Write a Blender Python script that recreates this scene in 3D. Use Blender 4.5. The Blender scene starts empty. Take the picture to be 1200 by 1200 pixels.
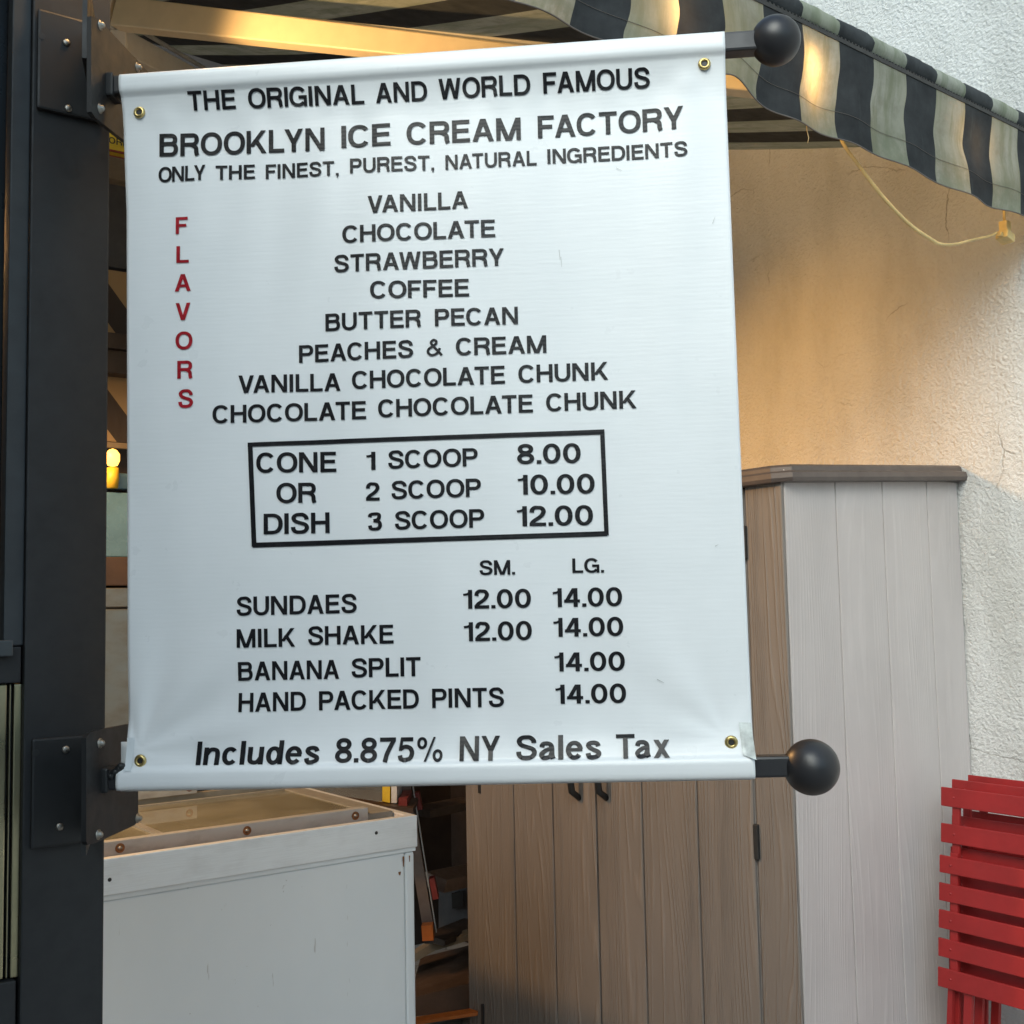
import bpy, bmesh, math, random
from mathutils import Vector, Matrix, noise
random.seed(4)
R = math.radians
sc = bpy.context.scene
col = sc.collection

# ------------------------------------------------------------------ camera
EYE = Vector((0, 0, 1.55)); FPX = 1370.0; PITCH = R(4.6); ROLL = R(1.15)
cd = bpy.data.cameras.new('camera'); cam = bpy.data.objects.new('camera', cd); col.objects.link(cam)
fwd = Vector((0, math.cos(PITCH), math.sin(PITCH)))
up0 = Vector((0, -math.sin(PITCH), math.cos(PITCH))); rt0 = Vector((1, 0, 0))
rt = rt0 * math.cos(ROLL) - up0 * math.sin(ROLL)
up = rt0 * math.sin(ROLL) + up0 * math.cos(ROLL)
m = Matrix((rt, up, -fwd)).transposed().to_4x4(); m.translation = EYE
cam.matrix_world = m
cd.sensor_width = 36; cd.lens = 36 * FPX / 1200; cd.clip_start = .02; cd.clip_end = 400
sc.camera = cam

# ------------------------------------------------------------------ sky, sun, exposure
SUN_EL, SUN_AZ = R(38), R(200)          # azimuth clockwise from +Y: behind the camera and to its right
world = bpy.data.worlds.new('World'); sc.world = world; world.use_nodes = True
wn = world.node_tree.nodes; wl = world.node_tree.links
sky = wn.new('ShaderNodeTexSky'); sky.sky_type = 'NISHITA'; sky.sun_disc = False
sky.sun_elevation = SUN_EL; sky.sun_rotation = SUN_AZ; sky.air_density = 1.0; sky.dust_density = 1.5; sky.ozone_density = 1.0
tint = wn.new('ShaderNodeMix'); tint.data_type = 'RGBA'; tint.blend_type = 'MULTIPLY'; tint.inputs[0].default_value = 1; tint.inputs[7].default_value = (.90, 1.04, .98, 1)
wl.new(sky.outputs[0], tint.inputs[6]); wl.new(tint.outputs[2], wn['Background'].inputs[0]); wn['Background'].inputs[1].default_value = .15
sd = bpy.data.lights.new('sun', 'SUN'); sd.energy = 1.6; sd.angle = R(45); sd.color = (.97, 1, .97)
sun = bpy.data.objects.new('sun', sd); col.objects.link(sun)
sdir = Vector((math.sin(SUN_AZ) * math.cos(SUN_EL), math.cos(SUN_AZ) * math.cos(SUN_EL), math.sin(SUN_EL)))
sun.rotation_euler = sdir.to_track_quat('Z', 'Y').to_euler(); sun.location = sdir * 30
vs = sc.view_settings; vs.view_transform = 'Standard'; vs.look = 'None'; vs.gamma = 1; vs.exposure = 0.55
vs.use_curve_mapping = False
sc.render.engine = 'CYCLES'

# ------------------------------------------------------------------ helpers: rays and planes
def ray(px, py):
    return (fwd + rt * ((px - 600) / FPX) + up * ((600 - py) / FPX))
def hit(px, py, P, n):
    d = ray(px, py); t = (P - EYE).dot(n) / d.dot(n)
    return EYE + d * t
def atdepth(px, py, Y):
    d = ray(px, py); return EYE + d * (Y / d.y)
def frame(loc, rotz=0.0, tilt=0.0):
    return Matrix.Translation(loc) @ Matrix.Rotation(rotz, 4, 'Z')

# ------------------------------------------------------------------ helpers: objects
def tag(o, label=None, cat=None, group=None, kind=None):
    if label: o['label'] = label
    if cat: o['category'] = cat
    if group: o['group'] = group
    if kind: o['kind'] = kind
    return o
def thing(name, label, cat, M, group=None):
    o = bpy.data.objects.new(name, None); col.objects.link(o); o.matrix_world = M
    o.empty_display_size = .05
    return tag(o, label, cat, group)
class MB:
    def __init__(s): s.v = []; s.f = []; s.uv = {}; s.sm = []
    def add(s, vs, fs, smooth=False):
        b = len(s.v); s.v += [Vector(p) for p in vs]
        for f in fs: s.f.append([b + i for i in f]); s.sm.append(smooth)
    def box(s, x0, x1, y0, y1, z0, z1, T=None, bev=0.0):
        if bev <= 0:
            P = [(x, y, z) for z in (z0, z1) for y in (y0, y1) for x in (x0, x1)]
            F = [(0, 2, 3, 1), (4, 5, 7, 6), (0, 1, 5, 4), (2, 6, 7, 3), (0, 4, 6, 2), (1, 3, 7, 5)]
            s.add([T @ Vector(p) if T else p for p in P], F)
        else:
            bm = bmesh.new(); bmesh.ops.create_cube(bm, size=1)
            for v in bm.verts:
                v.co = Vector(((x0 + x1) / 2 + v.co.x * (x1 - x0), (y0 + y1) / 2 + v.co.y * (y1 - y0), (z0 + z1) / 2 + v.co.z * (z1 - z0)))
            bmesh.ops.bevel(bm, geom=list(bm.edges), offset=bev, segments=2, affect='EDGES', profile=.6)
            bm.verts.ensure_lookup_table()
            for i, v in enumerate(bm.verts): v.index = i
            s.add([T @ v.co if T else v.co.copy() for v in bm.verts], [[v.index for v in f.verts] for f in bm.faces], False)
            bm.free()
    def tube(s, pts, r, n=10, cap=True, flat=1.0):
        pts = [Vector(p) for p in pts]; N = len(pts); rings = []
        prev = None
        for i, p in enumerate(pts):
            d = (pts[min(i + 1, N - 1)] - pts[max(i - 1, 0)]).normalized()
            a = Vector((0, 0, 1)) if abs(d.z) < .95 else Vector((1, 0, 0))
            if prev is not None: a = prev
            e1 = (a - d * a.dot(d)).normalized(); e2 = d.cross(e1); prev = e1
            rr = r[i] if isinstance(r, (list, tuple)) else r
            rings.append([p + e1 * math.cos(2 * math.pi * k / n) * rr + e2 * math.sin(2 * math.pi * k / n) * rr * flat for k in range(n)])
        V = [q for rg in rings for q in rg]
        F = [(i * n + k, i * n + (k + 1) % n, (i + 1) * n + (k + 1) % n, (i + 1) * n + k) for i in range(N - 1) for k in range(n)]
        if cap: F += [tuple(range(n))[::-1], tuple((N - 1) * n + k for k in range(n))]
        s.add(V, F, True)
    def lathe(s, prof, T, n=24):
        V = []; F = []
        for (r, z) in prof:
            for k in range(n):
                a = 2 * math.pi * k / n; V.append(T @ Vector((r * math.cos(a), r * math.sin(a), z)))
        for i in range(len(prof) - 1):
            for k in range(n):
                F.append((i * n + k, i * n + (k + 1) % n, (i + 1) * n + (k + 1) % n, (i + 1) * n + k))
        s.add(V, F, True)
    def prism(s, poly, n, th, bev=0):      # poly = world points, extruded along n by th
        N = len(poly); V = [Vector(p) for p in poly] + [Vector(p) + n * th for p in poly]
        F = [tuple(range(N)), tuple(range(2 * N - 1, N - 1, -1))] + [(i, i + N, (i + 1) % N + N, (i + 1) % N) for i in range(N)]
        s.add(V, F)
    def grid(s, pts, nu, nv, uv=None, smooth=True):     # pts[v][u]
        b = len(s.v); s.v += [Vector(p) for row in pts for p in row]
        for j in range(nv - 1):
            for i in range(nu - 1):
                s.f.append([b + j * nu + i, b + j * nu + i + 1, b + (j + 1) * nu + i + 1, b + (j + 1) * nu + i]); s.sm.append(smooth)
        if uv:
            for j in range(nv):
                for i in range(nu): s.uv[b + j * nu + i] = uv[j][i]
    def mesh(s, name, mat, Minv=None):
        me = bpy.data.meshes.new(name)
        me.from_pydata([(Minv @ v if Minv else v) for v in s.v], [], s.f)
        me.polygons.foreach_set('use_smooth', s.sm)
        if s.uv:
            l = me.uv_layers.new(name='UVMap')
            for lp in me.loops: l.data[lp.index].uv = s.uv.get(lp.vertex_index, (0, 0))
        me.materials.append(mat); me.update(); return me
def fixn(me):
    bm = bmesh.new(); bm.from_mesh(me); bmesh.ops.recalc_face_normals(bm, faces=bm.faces); bm.to_mesh(me); bm.free()
def part(name, mb, mat, parent=None, world_coords=False, label=None, fix=True, loc=None):
    """link a mesh as a child; verts are in the parent's local frame unless world_coords"""
    Minv = None
    if world_coords and parent is not None:
        Minv = (WM[parent.name]).inverted()
    me = mb.mesh(name, mat, Minv)
    if fix: fixn(me)
    o = bpy.data.objects.new(name, me); col.objects.link(o)
    if parent is not None:
        o.parent = parent; WM[o.name] = WM[parent.name].copy()
    if loc is not None:
        o.location = loc; WM[o.name] = WM[o.name] @ Matrix.Translation(loc)
    if label: o['label'] = label
    return o
WM = {}
def T(name, label, cat, M, group=None):
    o = thing(name, label, cat, M, group); WM[o.name] = M.copy(); return o
def single(name, mb, mat, M, label=None, cat=None, kind=None, group=None, fix=True):
    me = mb.mesh(name, mat, M.inverted())
    if fix: fixn(me)
    o = bpy.data.objects.new(name, me); col.objects.link(o); o.matrix_world = M; WM[o.name] = M.copy()
    return tag(o, label, cat, group, kind)
def again(o, parent, loc):
    c = o.copy(); col.objects.link(c); c.parent = parent; c.location = loc; return c

# ------------------------------------------------------------------ materials
class Mat:
    def __init__(s, name, color=(.5, .5, .5), rough=.5, metal=0, spec=.5):
        s.m = bpy.data.materials.new(name); s.m.use_nodes = True
        s.nt = s.m.node_tree; s.b = s.nt.nodes['Principled BSDF']
        s.b.inputs['Base Color'].default_value = (*color, 1); s.b.inputs['Roughness'].default_value = rough
        s.b.inputs['Metallic'].default_value = metal; s.b.inputs['Specular IOR Level'].default_value = spec
        s.tc = None
    def n(s, t, **k):
        nd = s.nt.nodes.new(t)
        for a, b in k.items(): setattr(nd, a, b)
        return nd
    def l(s, a, b): s.nt.links.new(a, b)
    def co(s, kind='Object', scale=(1, 1, 1), rot=(0, 0, 0), loc=(0, 0, 0)):
        if not s.tc: s.tc = s.n('ShaderNodeTexCoord')
        mp = s.n('ShaderNodeMapping'); mp.inputs['Scale'].default_value = scale; mp.inputs['Rotation'].default_value = rot; mp.inputs['Location'].default_value = loc
        s.l(s.tc.outputs[kind], mp.inputs[0]); return mp.outputs[0]
    def noise(s, co, scale, detail=4, rough=.55, dist=0):
        n = s.n('ShaderNodeTexNoise'); n.inputs['Scale'].default_value = scale; n.inputs['Detail'].default_value = detail
        n.inputs['Roughness'].default_value = rough; n.inputs['Distortion'].default_value = dist; s.l(co, n.inputs['Vector']); return n.outputs['Fac']
    def ramp(s, f, stops, interp='LINEAR'):
        r = s.n('ShaderNodeValToRGB'); r.color_ramp.interpolation = interp
        e = r.color_ramp.elements
        while len(e) < len(stops): e.new(.5)
        for q, (p, c) in zip(e, stops):
            q.position = p; q.color = (*c, 1) if len(c) == 3 else c
        s.l(f, r.inputs[0]); return r.outputs[0]
    def mix(s, f, a, b, mode='MIX'):
        x = s.n('ShaderNodeMix', data_type='RGBA', blend_type=mode)
        for sock, v in ((x.inputs[0], f), (x.inputs[6], a), (x.inputs[7], b)):
            if isinstance(v, (int, float)): sock.default_value = v
            elif isinstance(v, tuple): sock.default_value = (*v, 1)
            else: s.l(v, sock)
        return x.outputs[2]
    def math(s, op, a, b=0.0, c=None):
        x = s.n('ShaderNodeMath', operation=op)
        for i, v in enumerate((a, b) if c is None else (a, b, c)):
            if isinstance(v, (int, float)): x.inputs[i].default_value = v
            else: s.l(v, x.inputs[i])
        return x.outputs[0]
    def base(s, c): s.l(c, s.b.inputs['Base Color'])
    def rough(s, f): s.l(f, s.b.inputs['Roughness'])
    def bump(s, h, strength=.5, dist=.002, prev=None):
        b = s.n('ShaderNodeBump'); b.inputs['Strength'].default_value = strength; b.inputs['Distance'].default_value = dist
        s.l(h, b.inputs['Height'])
        if prev is not None: s.l(prev, b.inputs['Normal'])
        s.l(b.outputs[0], s.b.inputs['Normal']); return b.outputs[0]
def G3(v): return (v, v, v)

def m_vinyl():
    a = Mat('banner_vinyl', (.8, .8, .8), .34)
    c = a.co(scale=(1, 1, 1))
    big = a.noise(c, 7, 3)
    a.base(a.ramp(big, [(.3, (.74, .765, .775)), (.7, (.79, .81, .82))]))
    w = a.n('ShaderNodeTexWave', wave_type='BANDS', bands_direction='Z', wave_profile='SIN'); w.inputs['Scale'].default_value = 58
    w.inputs['Distortion'].default_value = 3; w.inputs['Detail'].default_value = 3; w.inputs['Detail Scale'].default_value = .5; a.l(c, w.inputs['Vector'])
    f = a.noise(a.co(scale=(.25, 1, 1.6)), 70, 3)
    b1 = a.bump(w.outputs['Fac'], .07, .0003)
    a.bump(f, .30, .0006, b1)
    a.rough(a.ramp(a.noise(c, 25, 4), [(.3, G3(.27)), (.7, G3(.33))]))
    return a.m
def m_letter(name, colr):
    a = Mat(name, colr, .3); c = a.co()
    f = a.noise(c, 120, 2)
    a.base(a.mix(a.ramp(f, [(.45, G3(0)), (.75, G3(.6))]), colr, tuple(min(1, x * 1.7 + .01) for x in colr)))
    w = a.n('ShaderNodeTexWave', wave_type='BANDS', bands_direction='Z', wave_profile='SIN'); w.inputs['Scale'].default_value = 62
    w.inputs['Distortion'].default_value = .6; a.l(c, w.inputs['Vector'])
    a.bump(w.outputs['Fac'], .2, .0003)
    a.b.inputs['Specular IOR Level'].default_value = .24
    return a.m
def m_dark(name='powder_coat', c0=(.018, .020, .024), rough=.38):
    a = Mat(name, c0, rough); c = a.co()
    f = a.noise(c, 14, 5)
    a.base(a.ramp(f, [(.3, c0), (.75, tuple(x * 1.45 for x in c0))]))
    a.rough(a.ramp(a.noise(c, 40, 5), [(.3, G3(rough - .06)), (.7, G3(rough + .12))]))
    a.bump(a.noise(c, 900, 2), .15, .0003)
    return a.m
def m_stucco():
    a = Mat('stucco', (.6, .6, .58), .85, spec=.25)
    c = a.co()
    n1 = a.noise(c, 88, 4, .62, .2); n2 = a.noise(c, 9, 3, .5, .4); n3 = a.noise(c, 170, 3, .6)
    v = a.n('ShaderNodeTexVoronoi', feature='SMOOTH_F1'); v.inputs['Scale'].default_value = 110; v.inputs['Smoothness'].default_value = .6
    dn = a.n('ShaderNodeTexNoise'); dn.inputs['Scale'].default_value = 20; a.l(c, dn.inputs['Vector'])
    mx = a.mix(.045, c, dn.outputs['Color'], 'ADD'); a.l(mx, v.inputs['Vector'])
    r1 = a.ramp(n1, [(.38, G3(0)), (.62, G3(1))])
    b0 = a.bump(n2, .5, .018)
    b1 = a.bump(r1, .62, .0042, b0)
    b2 = a.bump(v.outputs['Distance'], .35, .005, b1)
    b3 = a.bump(n3, .5, .0020, b2)
    # hairline cracks
    vc = a.n('ShaderNodeTexVoronoi', feature='DISTANCE_TO_EDGE'); vc.inputs['Scale'].default_value = 1.5
    d2 = a.n('ShaderNodeTexNoise'); d2.inputs['Scale'].default_value = 5; d2.inputs['Detail'].default_value = 5; a.l(c, d2.inputs['Vector'])
    a.l(a.mix(.16, c, d2.outputs['Color'], 'ADD'), vc.inputs['Vector'])
    crk = a.math('MULTIPLY', a.ramp(vc.outputs['Distance'], [(0, G3(1)), (.0032, G3(0))]), a.ramp(a.noise(c, 3.1, 2), [(.52, G3(0)), (.60, G3(.7))]))
    stain = a.noise(a.co(scale=(1.2, 1.2, .4)), 2.2, 5, .6)
    basec = a.ramp(stain, [(.3, (.54, .535, .51)), (.48, (.67, .67, .655)), (.72, (.75, .75, .74))])
    basec = a.mix(a.ramp(n1, [(.35, G3(.22)), (.5, G3(0))]), basec, (.52, .50, .46))
    basec = a.mix(crk, basec, (.2, .18, .15))
    a.base(basec)
    a.bump(a.math('SUBTRACT', 1, crk), .6, .003, b3)
    return a.m
def m_resin(name, c0, grain=1.0, axis='front'):
    """moulded plastic board with raised wood grain running upwards"""
    a = Mat(name, c0, .48, spec=.4)
    oi = a.n('ShaderNodeObjectInfo')
    c = a.co(scale=(1, 1, .085))
    cc = a.n('ShaderNodeVectorMath', operation='ADD'); a.l(c, cc.inputs[0])
    sc_ = a.n('ShaderNodeVectorMath', operation='SCALE'); a.l(oi.outputs['Random'], sc_.inputs['Scale']); sc_.inputs[0].default_value = (7, 5, 3); a.l(sc_.outputs[0], cc.inputs[1])
    nn = a.n('ShaderNodeTexNoise'); nn.inputs['Scale'].default_value = 5.0; nn.inputs['Detail'].default_value = 2.5; nn.inputs['Roughness'].default_value = .4; a.l(cc.outputs[0], nn.inputs['Vector'])
    sxy = a.n('ShaderNodeSeparateXYZ'); a.l(a.co(), sxy.inputs[0])
    across = a.math('ADD', sxy.outputs[0], sxy.outputs[1])
    rings = a.math('FRACT', a.math('ADD', a.math('MULTIPLY', across, 66), a.math('MULTIPLY', nn.outputs['Fac'], 26)))
    ridge = a.math('PINGPONG', rings, .5)
    n2 = a.n('ShaderNodeTexNoise'); n2.inputs['Scale'].default_value = 40; n2.inputs['Detail'].default_value = 3; a.l(cc.outputs[0], n2.inputs['Vector'])
    rr = a.ramp(ridge, [(.26, G3(0)), (.42, G3(1))])
    hgt = a.math('ADD', a.math('MULTIPLY', rr, a.ramp(n2.outputs['Fac'], [(.38, G3(.1)), (.6, G3(1))])), a.math('MULTIPLY', n2.outputs['Fac'], .5))
    a.bump(hgt, .62 * grain, .0016)
    dirt = a.noise(a.co(scale=(1, 1, .5)), 5, 5)
    k = a.ramp(dirt, [(.3, tuple(x * .9 for x in c0)), (.7, tuple(x * 1.06 for x in c0))])
    a.base(a.mix(a.math('MULTIPLY', a.math('MULTIPLY', rr, a.ramp(n2.outputs['Fac'], [(.42, G3(0)), (.6, G3(1))])), .14 * grain), k, tuple(min(1, x * 1.6) for x in c0)))
    return a.m
def m_white_steel():
    a = Mat('white_enamel', (.62, .66, .66), .33); c = a.co()
    b = a.noise(a.co(scale=(1, 1, .6)), 3, 5)
    k = a.ramp(b, [(.3, (.74, .80, .82)), (.7, (.80, .85, .865))])
    sp = a.noise(a.co(scale=(1, 1, .7), rot=(0, .4, 0)), 38, 6, .7)
    k = a.mix(a.ramp(sp, [(.70, G3(0)), (.76, G3(.8))]), k, (.20, .19, .15))
    scr = a.noise(a.co(scale=(14, 14, 1.5), rot=(0, R(58), 0)), 3, 3, .6)
    k = a.mix(a.ramp(scr, [(.715, G3(0)), (.73, G3(.5))]), k, (.33, .33, .30))
    a.base(k); a.bump(b, .3, .004)
    a.rough(a.ramp(b, [(.3, G3(.28)), (.7, G3(.42))]))
    return a.m
def m_steel(name='brushed_steel', c0=(.50, .51, .50), rough=.3, stretch=(1, 40, 40), dirty=.35):
    a = Mat(name, c0, rough, 1.0); c = a.co()
    g = a.noise(a.co(scale=stretch), 8, 4, .6)
    st = a.noise(a.co(scale=(1, 1, 2)), 9, 6, .65)
    k = a.ramp(g, [(.3, tuple(x * .93 for x in c0)), (.7, tuple(min(1, x * 1.04) for x in c0))])
    a.base(a.mix(a.ramp(st, [(.48, G3(0)), (.75, G3(dirty))]), k, (.16, .13, .10)))
    a.rough(a.ramp(st, [(.3, G3(rough)), (.7, G3(rough + .22))]))
    a.bump(g, .12, .0006)
    return a.m
def m_awning(name='awning_cloth', trans=.35, uvscale=1.0):
    a = Mat(name, (.4, .4, .4), .85, spec=.2)
    tc = a.co('UV')
    sep = a.n('ShaderNodeSeparateXYZ'); a.l(tc, sep.inputs[0])
    fr = a.math('FRACT', a.math('ADD', a.math('DIVIDE', sep.outputs[0], PERIOD), STRIPE_PHASE))
    isl = a.math('GREATER_THAN', fr, .5)
    st1 = a.noise(a.co('UV', scale=(9, 1.5, 1)), 3, 6, .65); st2 = a.noise(a.co('UV'), 14, 6, .65); st3 = a.noise(a.co('UV', scale=(1, 1, 1)), 3.5, 4, .6)
    light = a.ramp(st2, [(.3, (.20, .22, .18)), (.5, (.31, .33, .29)), (.7, (.40, .41, .37))])
    light = a.mix(a.ramp(st1, [(.46, G3(0)), (.62, G3(.75))]), light, (.14, .17, .11))
    light = a.mix(a.ramp(st3, [(.42, G3(0)), (.62, G3(.6))]), light, (.22, .25, .18))
    vfall = a.math('MULTIPLY', a.ramp(sep.outputs[1], [(.13, G3(0)), (.165, G3(1))]), a.ramp(a.noise(a.co('UV'), 30, 5, .7), [(.4, G3(.1)), (.6, G3(.7))]))
    light = a.mix(a.math('MULTIPLY', vfall, a.math('LESS_THAN', sep.outputs[1], 1)), light, (.16, .20, .15))
    dark = a.ramp(st2, [(.3, (.028, .032, .036)), (.72, (.060, .067, .072))])
    dark = a.mix(a.ramp(st1, [(.58, G3(0)), (.72, G3(.5))]), dark, (.085, .098, .10))
    k = a.mix(isl, dark, light); a.base(k)
    wv = a.noise(a.co('UV', scale=(1, 1, 1)), 420, 2)
    a.bump(wv, .25, .0006)
    tr = a.n('ShaderNodeBsdfTranslucent'); a.l(a.mix(isl, (.012, .012, .014), a.mix(.5, light, (.62, .52, .36))), tr.inputs['Color'])
    ms = a.n('ShaderNodeMixShader'); ms.inputs[0].default_value = trans
    out = a.nt.nodes['Material Output']
    a.l(a.b.outputs[0], ms.inputs[1]); a.l(tr.outputs[0], ms.inputs[2]); a.l(ms.outputs[0], out.inputs['Surface'])
    return a.m
def m_simple(name, c0, rough=.5, metal=0, var=.15, scale=18, bump=0.0, spec=.5):
    a = Mat(name, c0, rough, metal, spec); c = a.co()
    f = a.noise(c, scale, 5, .6)
    a.base(a.ramp(f, [(.3, tuple(x * (1 - var) for x in c0)), (.7, tuple(min(1, x * (1 + var)) for x in c0))]))
    a.rough(a.ramp(a.noise(c, scale * 2.3, 4), [(.3, G3(max(.05, rough - .07))), (.7, G3(min(1, rough + .1)))]))
    if bump: a.bump(a.noise(c, scale * 9, 3), .3, bump)
    return a.m
def m_emit(name, c0, st):
    a = Mat(name, c0, .4); a.b.inputs['Emission Color'].default_value = (*c0, 1); a.b.inputs['Emission Strength'].default_value = st; return a.m
def m_glass(name, tint=(.9, .95, .93), rough=.03, alpha=.25):
    a = Mat(name, tint, rough)
    tr = a.n('ShaderNodeBsdfTransparent'); tr.inputs[0].default_value = (*tint, 1)
    gl = a.n('ShaderNodeBsdfGlossy'); gl.inputs['Roughness'].default_value = rough; gl.inputs['Color'].default_value = (.9, .9, .9, 1)
    fr = a.n('ShaderNodeFresnel'); fr.inputs[0].default_value = 1.5
    f = a.noise(a.co(), 6, 5); df = a.n('ShaderNodeBsdfDiffuse'); df.inputs[0].default_value = (.45, .44, .38, 1)
    m1 = a.n('ShaderNodeMixShader'); a.l(fr.outputs[0], m1.inputs[0]); a.l(tr.outputs[0], m1.inputs[1]); a.l(gl.outputs[0], m1.inputs[2])
    m2 = a.n('ShaderNodeMixShader'); a.l(a.ramp(f, [(.35, G3(alpha * .4)), (.7, G3(alpha))]), m2.inputs[0]); a.l(m1.outputs[0], m2.inputs[1]); a.l(df.outputs[0], m2.inputs[2])
    a.l(m2.outputs[0], a.nt.nodes['Material Output'].inputs['Surface']); return a.m

# ------------------------------------------------------------------ the axes of the place
AR = R(36.1)                                        # the shop, the wall and the cabinet share these axes
UR = Vector((math.cos(AR), math.sin(AR), 0)); UL = Vector((-math.sin(AR), math.cos(AR), 0)); UZ = Vector((0, 0, 1))
C0 = atdepth(918, 562, 3.0); CAB_TOP = C0.z; C0.z = 0         # near corner of the cabinet
F0 = atdepth(489, 955, 3.36); FRZ_TOP = F0.z; F0.z = 0       # near right corner of the chest freezer
P0 = atdepth(125.5, 600, 1.62); P0.z = 0                       # right edge of the dark column
BARDIR = Vector((math.cos(R(39.5)), math.sin(R(39.5)), 0)); BACK = Vector((-BARDIR.y, BARDIR.x, 0))
B0 = atdepth(940, 36, 2.5)                                     # a point on the awning's front bar
def _bt(px, py):
    d = hit(px, py, B0, Vector((-BARDIR.y, BARDIR.x, 0))) - B0; return d.dot(BARDIR)
PERIOD = (_bt(1177, 180) - _bt(769, 20)) / 5 * 1.0
STRIPE_PHASE = .5 - _bt(933, 85) / PERIOD
SLOPE = R(19)

M = {}
M['vinyl'] = m_vinyl(); M['black'] = m_letter('black_lettering', (.009, .009, .011)); M['red_letter'] = m_letter('red_lettering', (.30, .010, .018))
M['post'] = m_dark('column_paint', (.011, .012, .0135), .58); M['bracket'] = m_dark('bracket_paint', (.009, .010, .011), .5)
M['ball'] = m_dark('ball_paint', (.016, .016, .018), .36)
M['stucco'] = m_stucco(); M['brass'] = m_steel('brass', (.62, .48, .20), .25, (1, 1, 1), .3)
M['screw'] = m_steel('bolt_steel', (.34, .33, .30), .35, (1, 1, 1), .3)
M['steel'] = m_steel('rim_steel', (.80, .84, .86), .30, (1.5, 1.5, 60), .12); M['steel'].node_tree.nodes['Principled BSDF'].inputs['Metallic'].default_value = .45; M['dullsteel'] = m_steel('worn_steel', (.46, .47, .46), .45, (1, 1, 1), .5); M['dullsteel'].node_tree.nodes['Principled BSDF'].inputs['Metallic'].default_value = .5
M['enamel'] = m_white_steel()
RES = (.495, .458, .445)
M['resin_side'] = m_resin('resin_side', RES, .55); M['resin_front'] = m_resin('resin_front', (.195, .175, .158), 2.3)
M['groove'] = m_simple('resin_groove', (.13, .115, .105), .6)
M['groove_highlight'] = m_simple('resin_groove_highlight', (.36, .325, .30), .5)  # pale highlight of the plank edges put into the groove colour
M['groove_side'] = m_simple('resin_groove_pale', (.15, .145, .14), .6)
M['cap'] = m_simple('resin_cap', (.105, .085, .076), .42, bump=.0006)
M['hinge'] = m_simple('black_plastic', (.02, .02, .02), .45)
M['red'] = m_simple('red_paint', (.29, .012, .012), .52, var=.12, scale=14)
M['aluminium'] = m_simple('cream_aluminium', (.62, .58, .50), .38, var=.06)
M['lit_arm'] = m_simple('lit_arm_tint', (.72, .60, .40), .38, var=.05); M['canopy'] = m_awning('canopy_cloth', .06); M['valance'] = m_awning('valance_cloth', .26)  # lit arm: warm lamplight put into its colour
M['cord'] = m_simple('pale_cord', (.72, .55, .24), .45); M['thread'] = m_simple('loose_thread', (.5, .38, .2), .8)
M['dwood'] = m_simple('dark_wood', (.035, .025, .020), .55, var=.35, scale=8, bump=.001)
M['wood'] = m_simple('brown_wood', (.06, .038, .026), .5, var=.3, scale=7, bump=.001)
M['tan'] = m_simple('tan_fabric', (.19, .15, .10), .8)
M['beige'] = m_simple('beige_plastic', (.23, .225, .20), .4)
M['yellow'] = m_simple('yellow_board', (.72, .50, .04), .45)
M['darkred'] = m_simple('dark_red_print', (.22, .03, .02), .5)
M['paleblue'] = m_simple('pale_cooler', (.10, .21, .31), .25, var=.1)
M['galv'] = m_steel('wrinkled_sheet', (.30, .29, .25), .30, (1, 1, 1), .35)
M['orange'] = m_simple('orange_plastic', (.42, .11, .015), .5)
M['redplastic'] = m_simple('red_plastic', (.16, .022, .018), .5)
M['rail'] = m_simple('ladder_rail', (.20, .16, .14), .4, metal=.6)
M['greybox'] = m_simple('grey_plastic', (.075, .08, .09), .5)
M['white'] = m_simple('white_card', (.6, .6, .58), .6)
M['paving'] = m_simple('paving', (.14, .135, .125), .8, var=.25, scale=6, bump=.002)
M['facade'] = m_simple('facade_render', (.22, .19, .17), .8, var=.2, scale=1.2)
M['brickred'] = m_simple('brick_facade', (.19, .09, .06), .85, var=.3, scale=2.5)
M['window'] = m_simple('window_glass', (.02, .025, .03), .08)
M['glassdark'] = m_simple('dark_glass', (.006, .007, .008), .3, spec=.2, var=.05)
M['lid'] = m_glass('lid_glass'); M['sheet'] = m_glass('clear_sheet', (.85, .88, .9), .08, .4)
M['bulb'] = m_emit('bulb_glow', (1, .62, .22), 30); M['filament'] = m_emit('flame_bulb', (1, .48, .08), 2.8)
M['shade'] = m_simple('lamp_shade_paint', (.03, .03, .03), .4)
M['tape'] = m_glass('clear_tape', (.86, .9, .9), .2, .55)

# ================================================================== GROUND
g = MB(); g.add([(-60, -60, 0), (60, -60, 0), (60, 60, 0), (-60, 60, 0)], [(0, 1, 2, 3)])
a = Mat('street_paving', (.14, .135, .125), .85); c = a.co()
br = a.n('ShaderNodeTexBrick'); br.inputs['Scale'].default_value = 2.2; br.inputs['Color1'].default_value = (.30, .30, .29, 1); br.inputs['Color2'].default_value = (.25, .25, .24, 1)
br.inputs['Mortar'].default_value = (.05, .05, .05, 1); br.inputs['Mortar Size'].default_value = .01; a.l(c, br.inputs['Vector'])
a.base(a.mix(.5, br.outputs['Color'], a.ramp(a.noise(c, 5, 6), [(.3, G3(.20)), (.7, G3(.32))]))); a.bump(a.noise(c, 60, 4), .4, .004)
single('ground', g, a.m, Matrix.Identity(4), kind='structure', fix=False)

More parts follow.
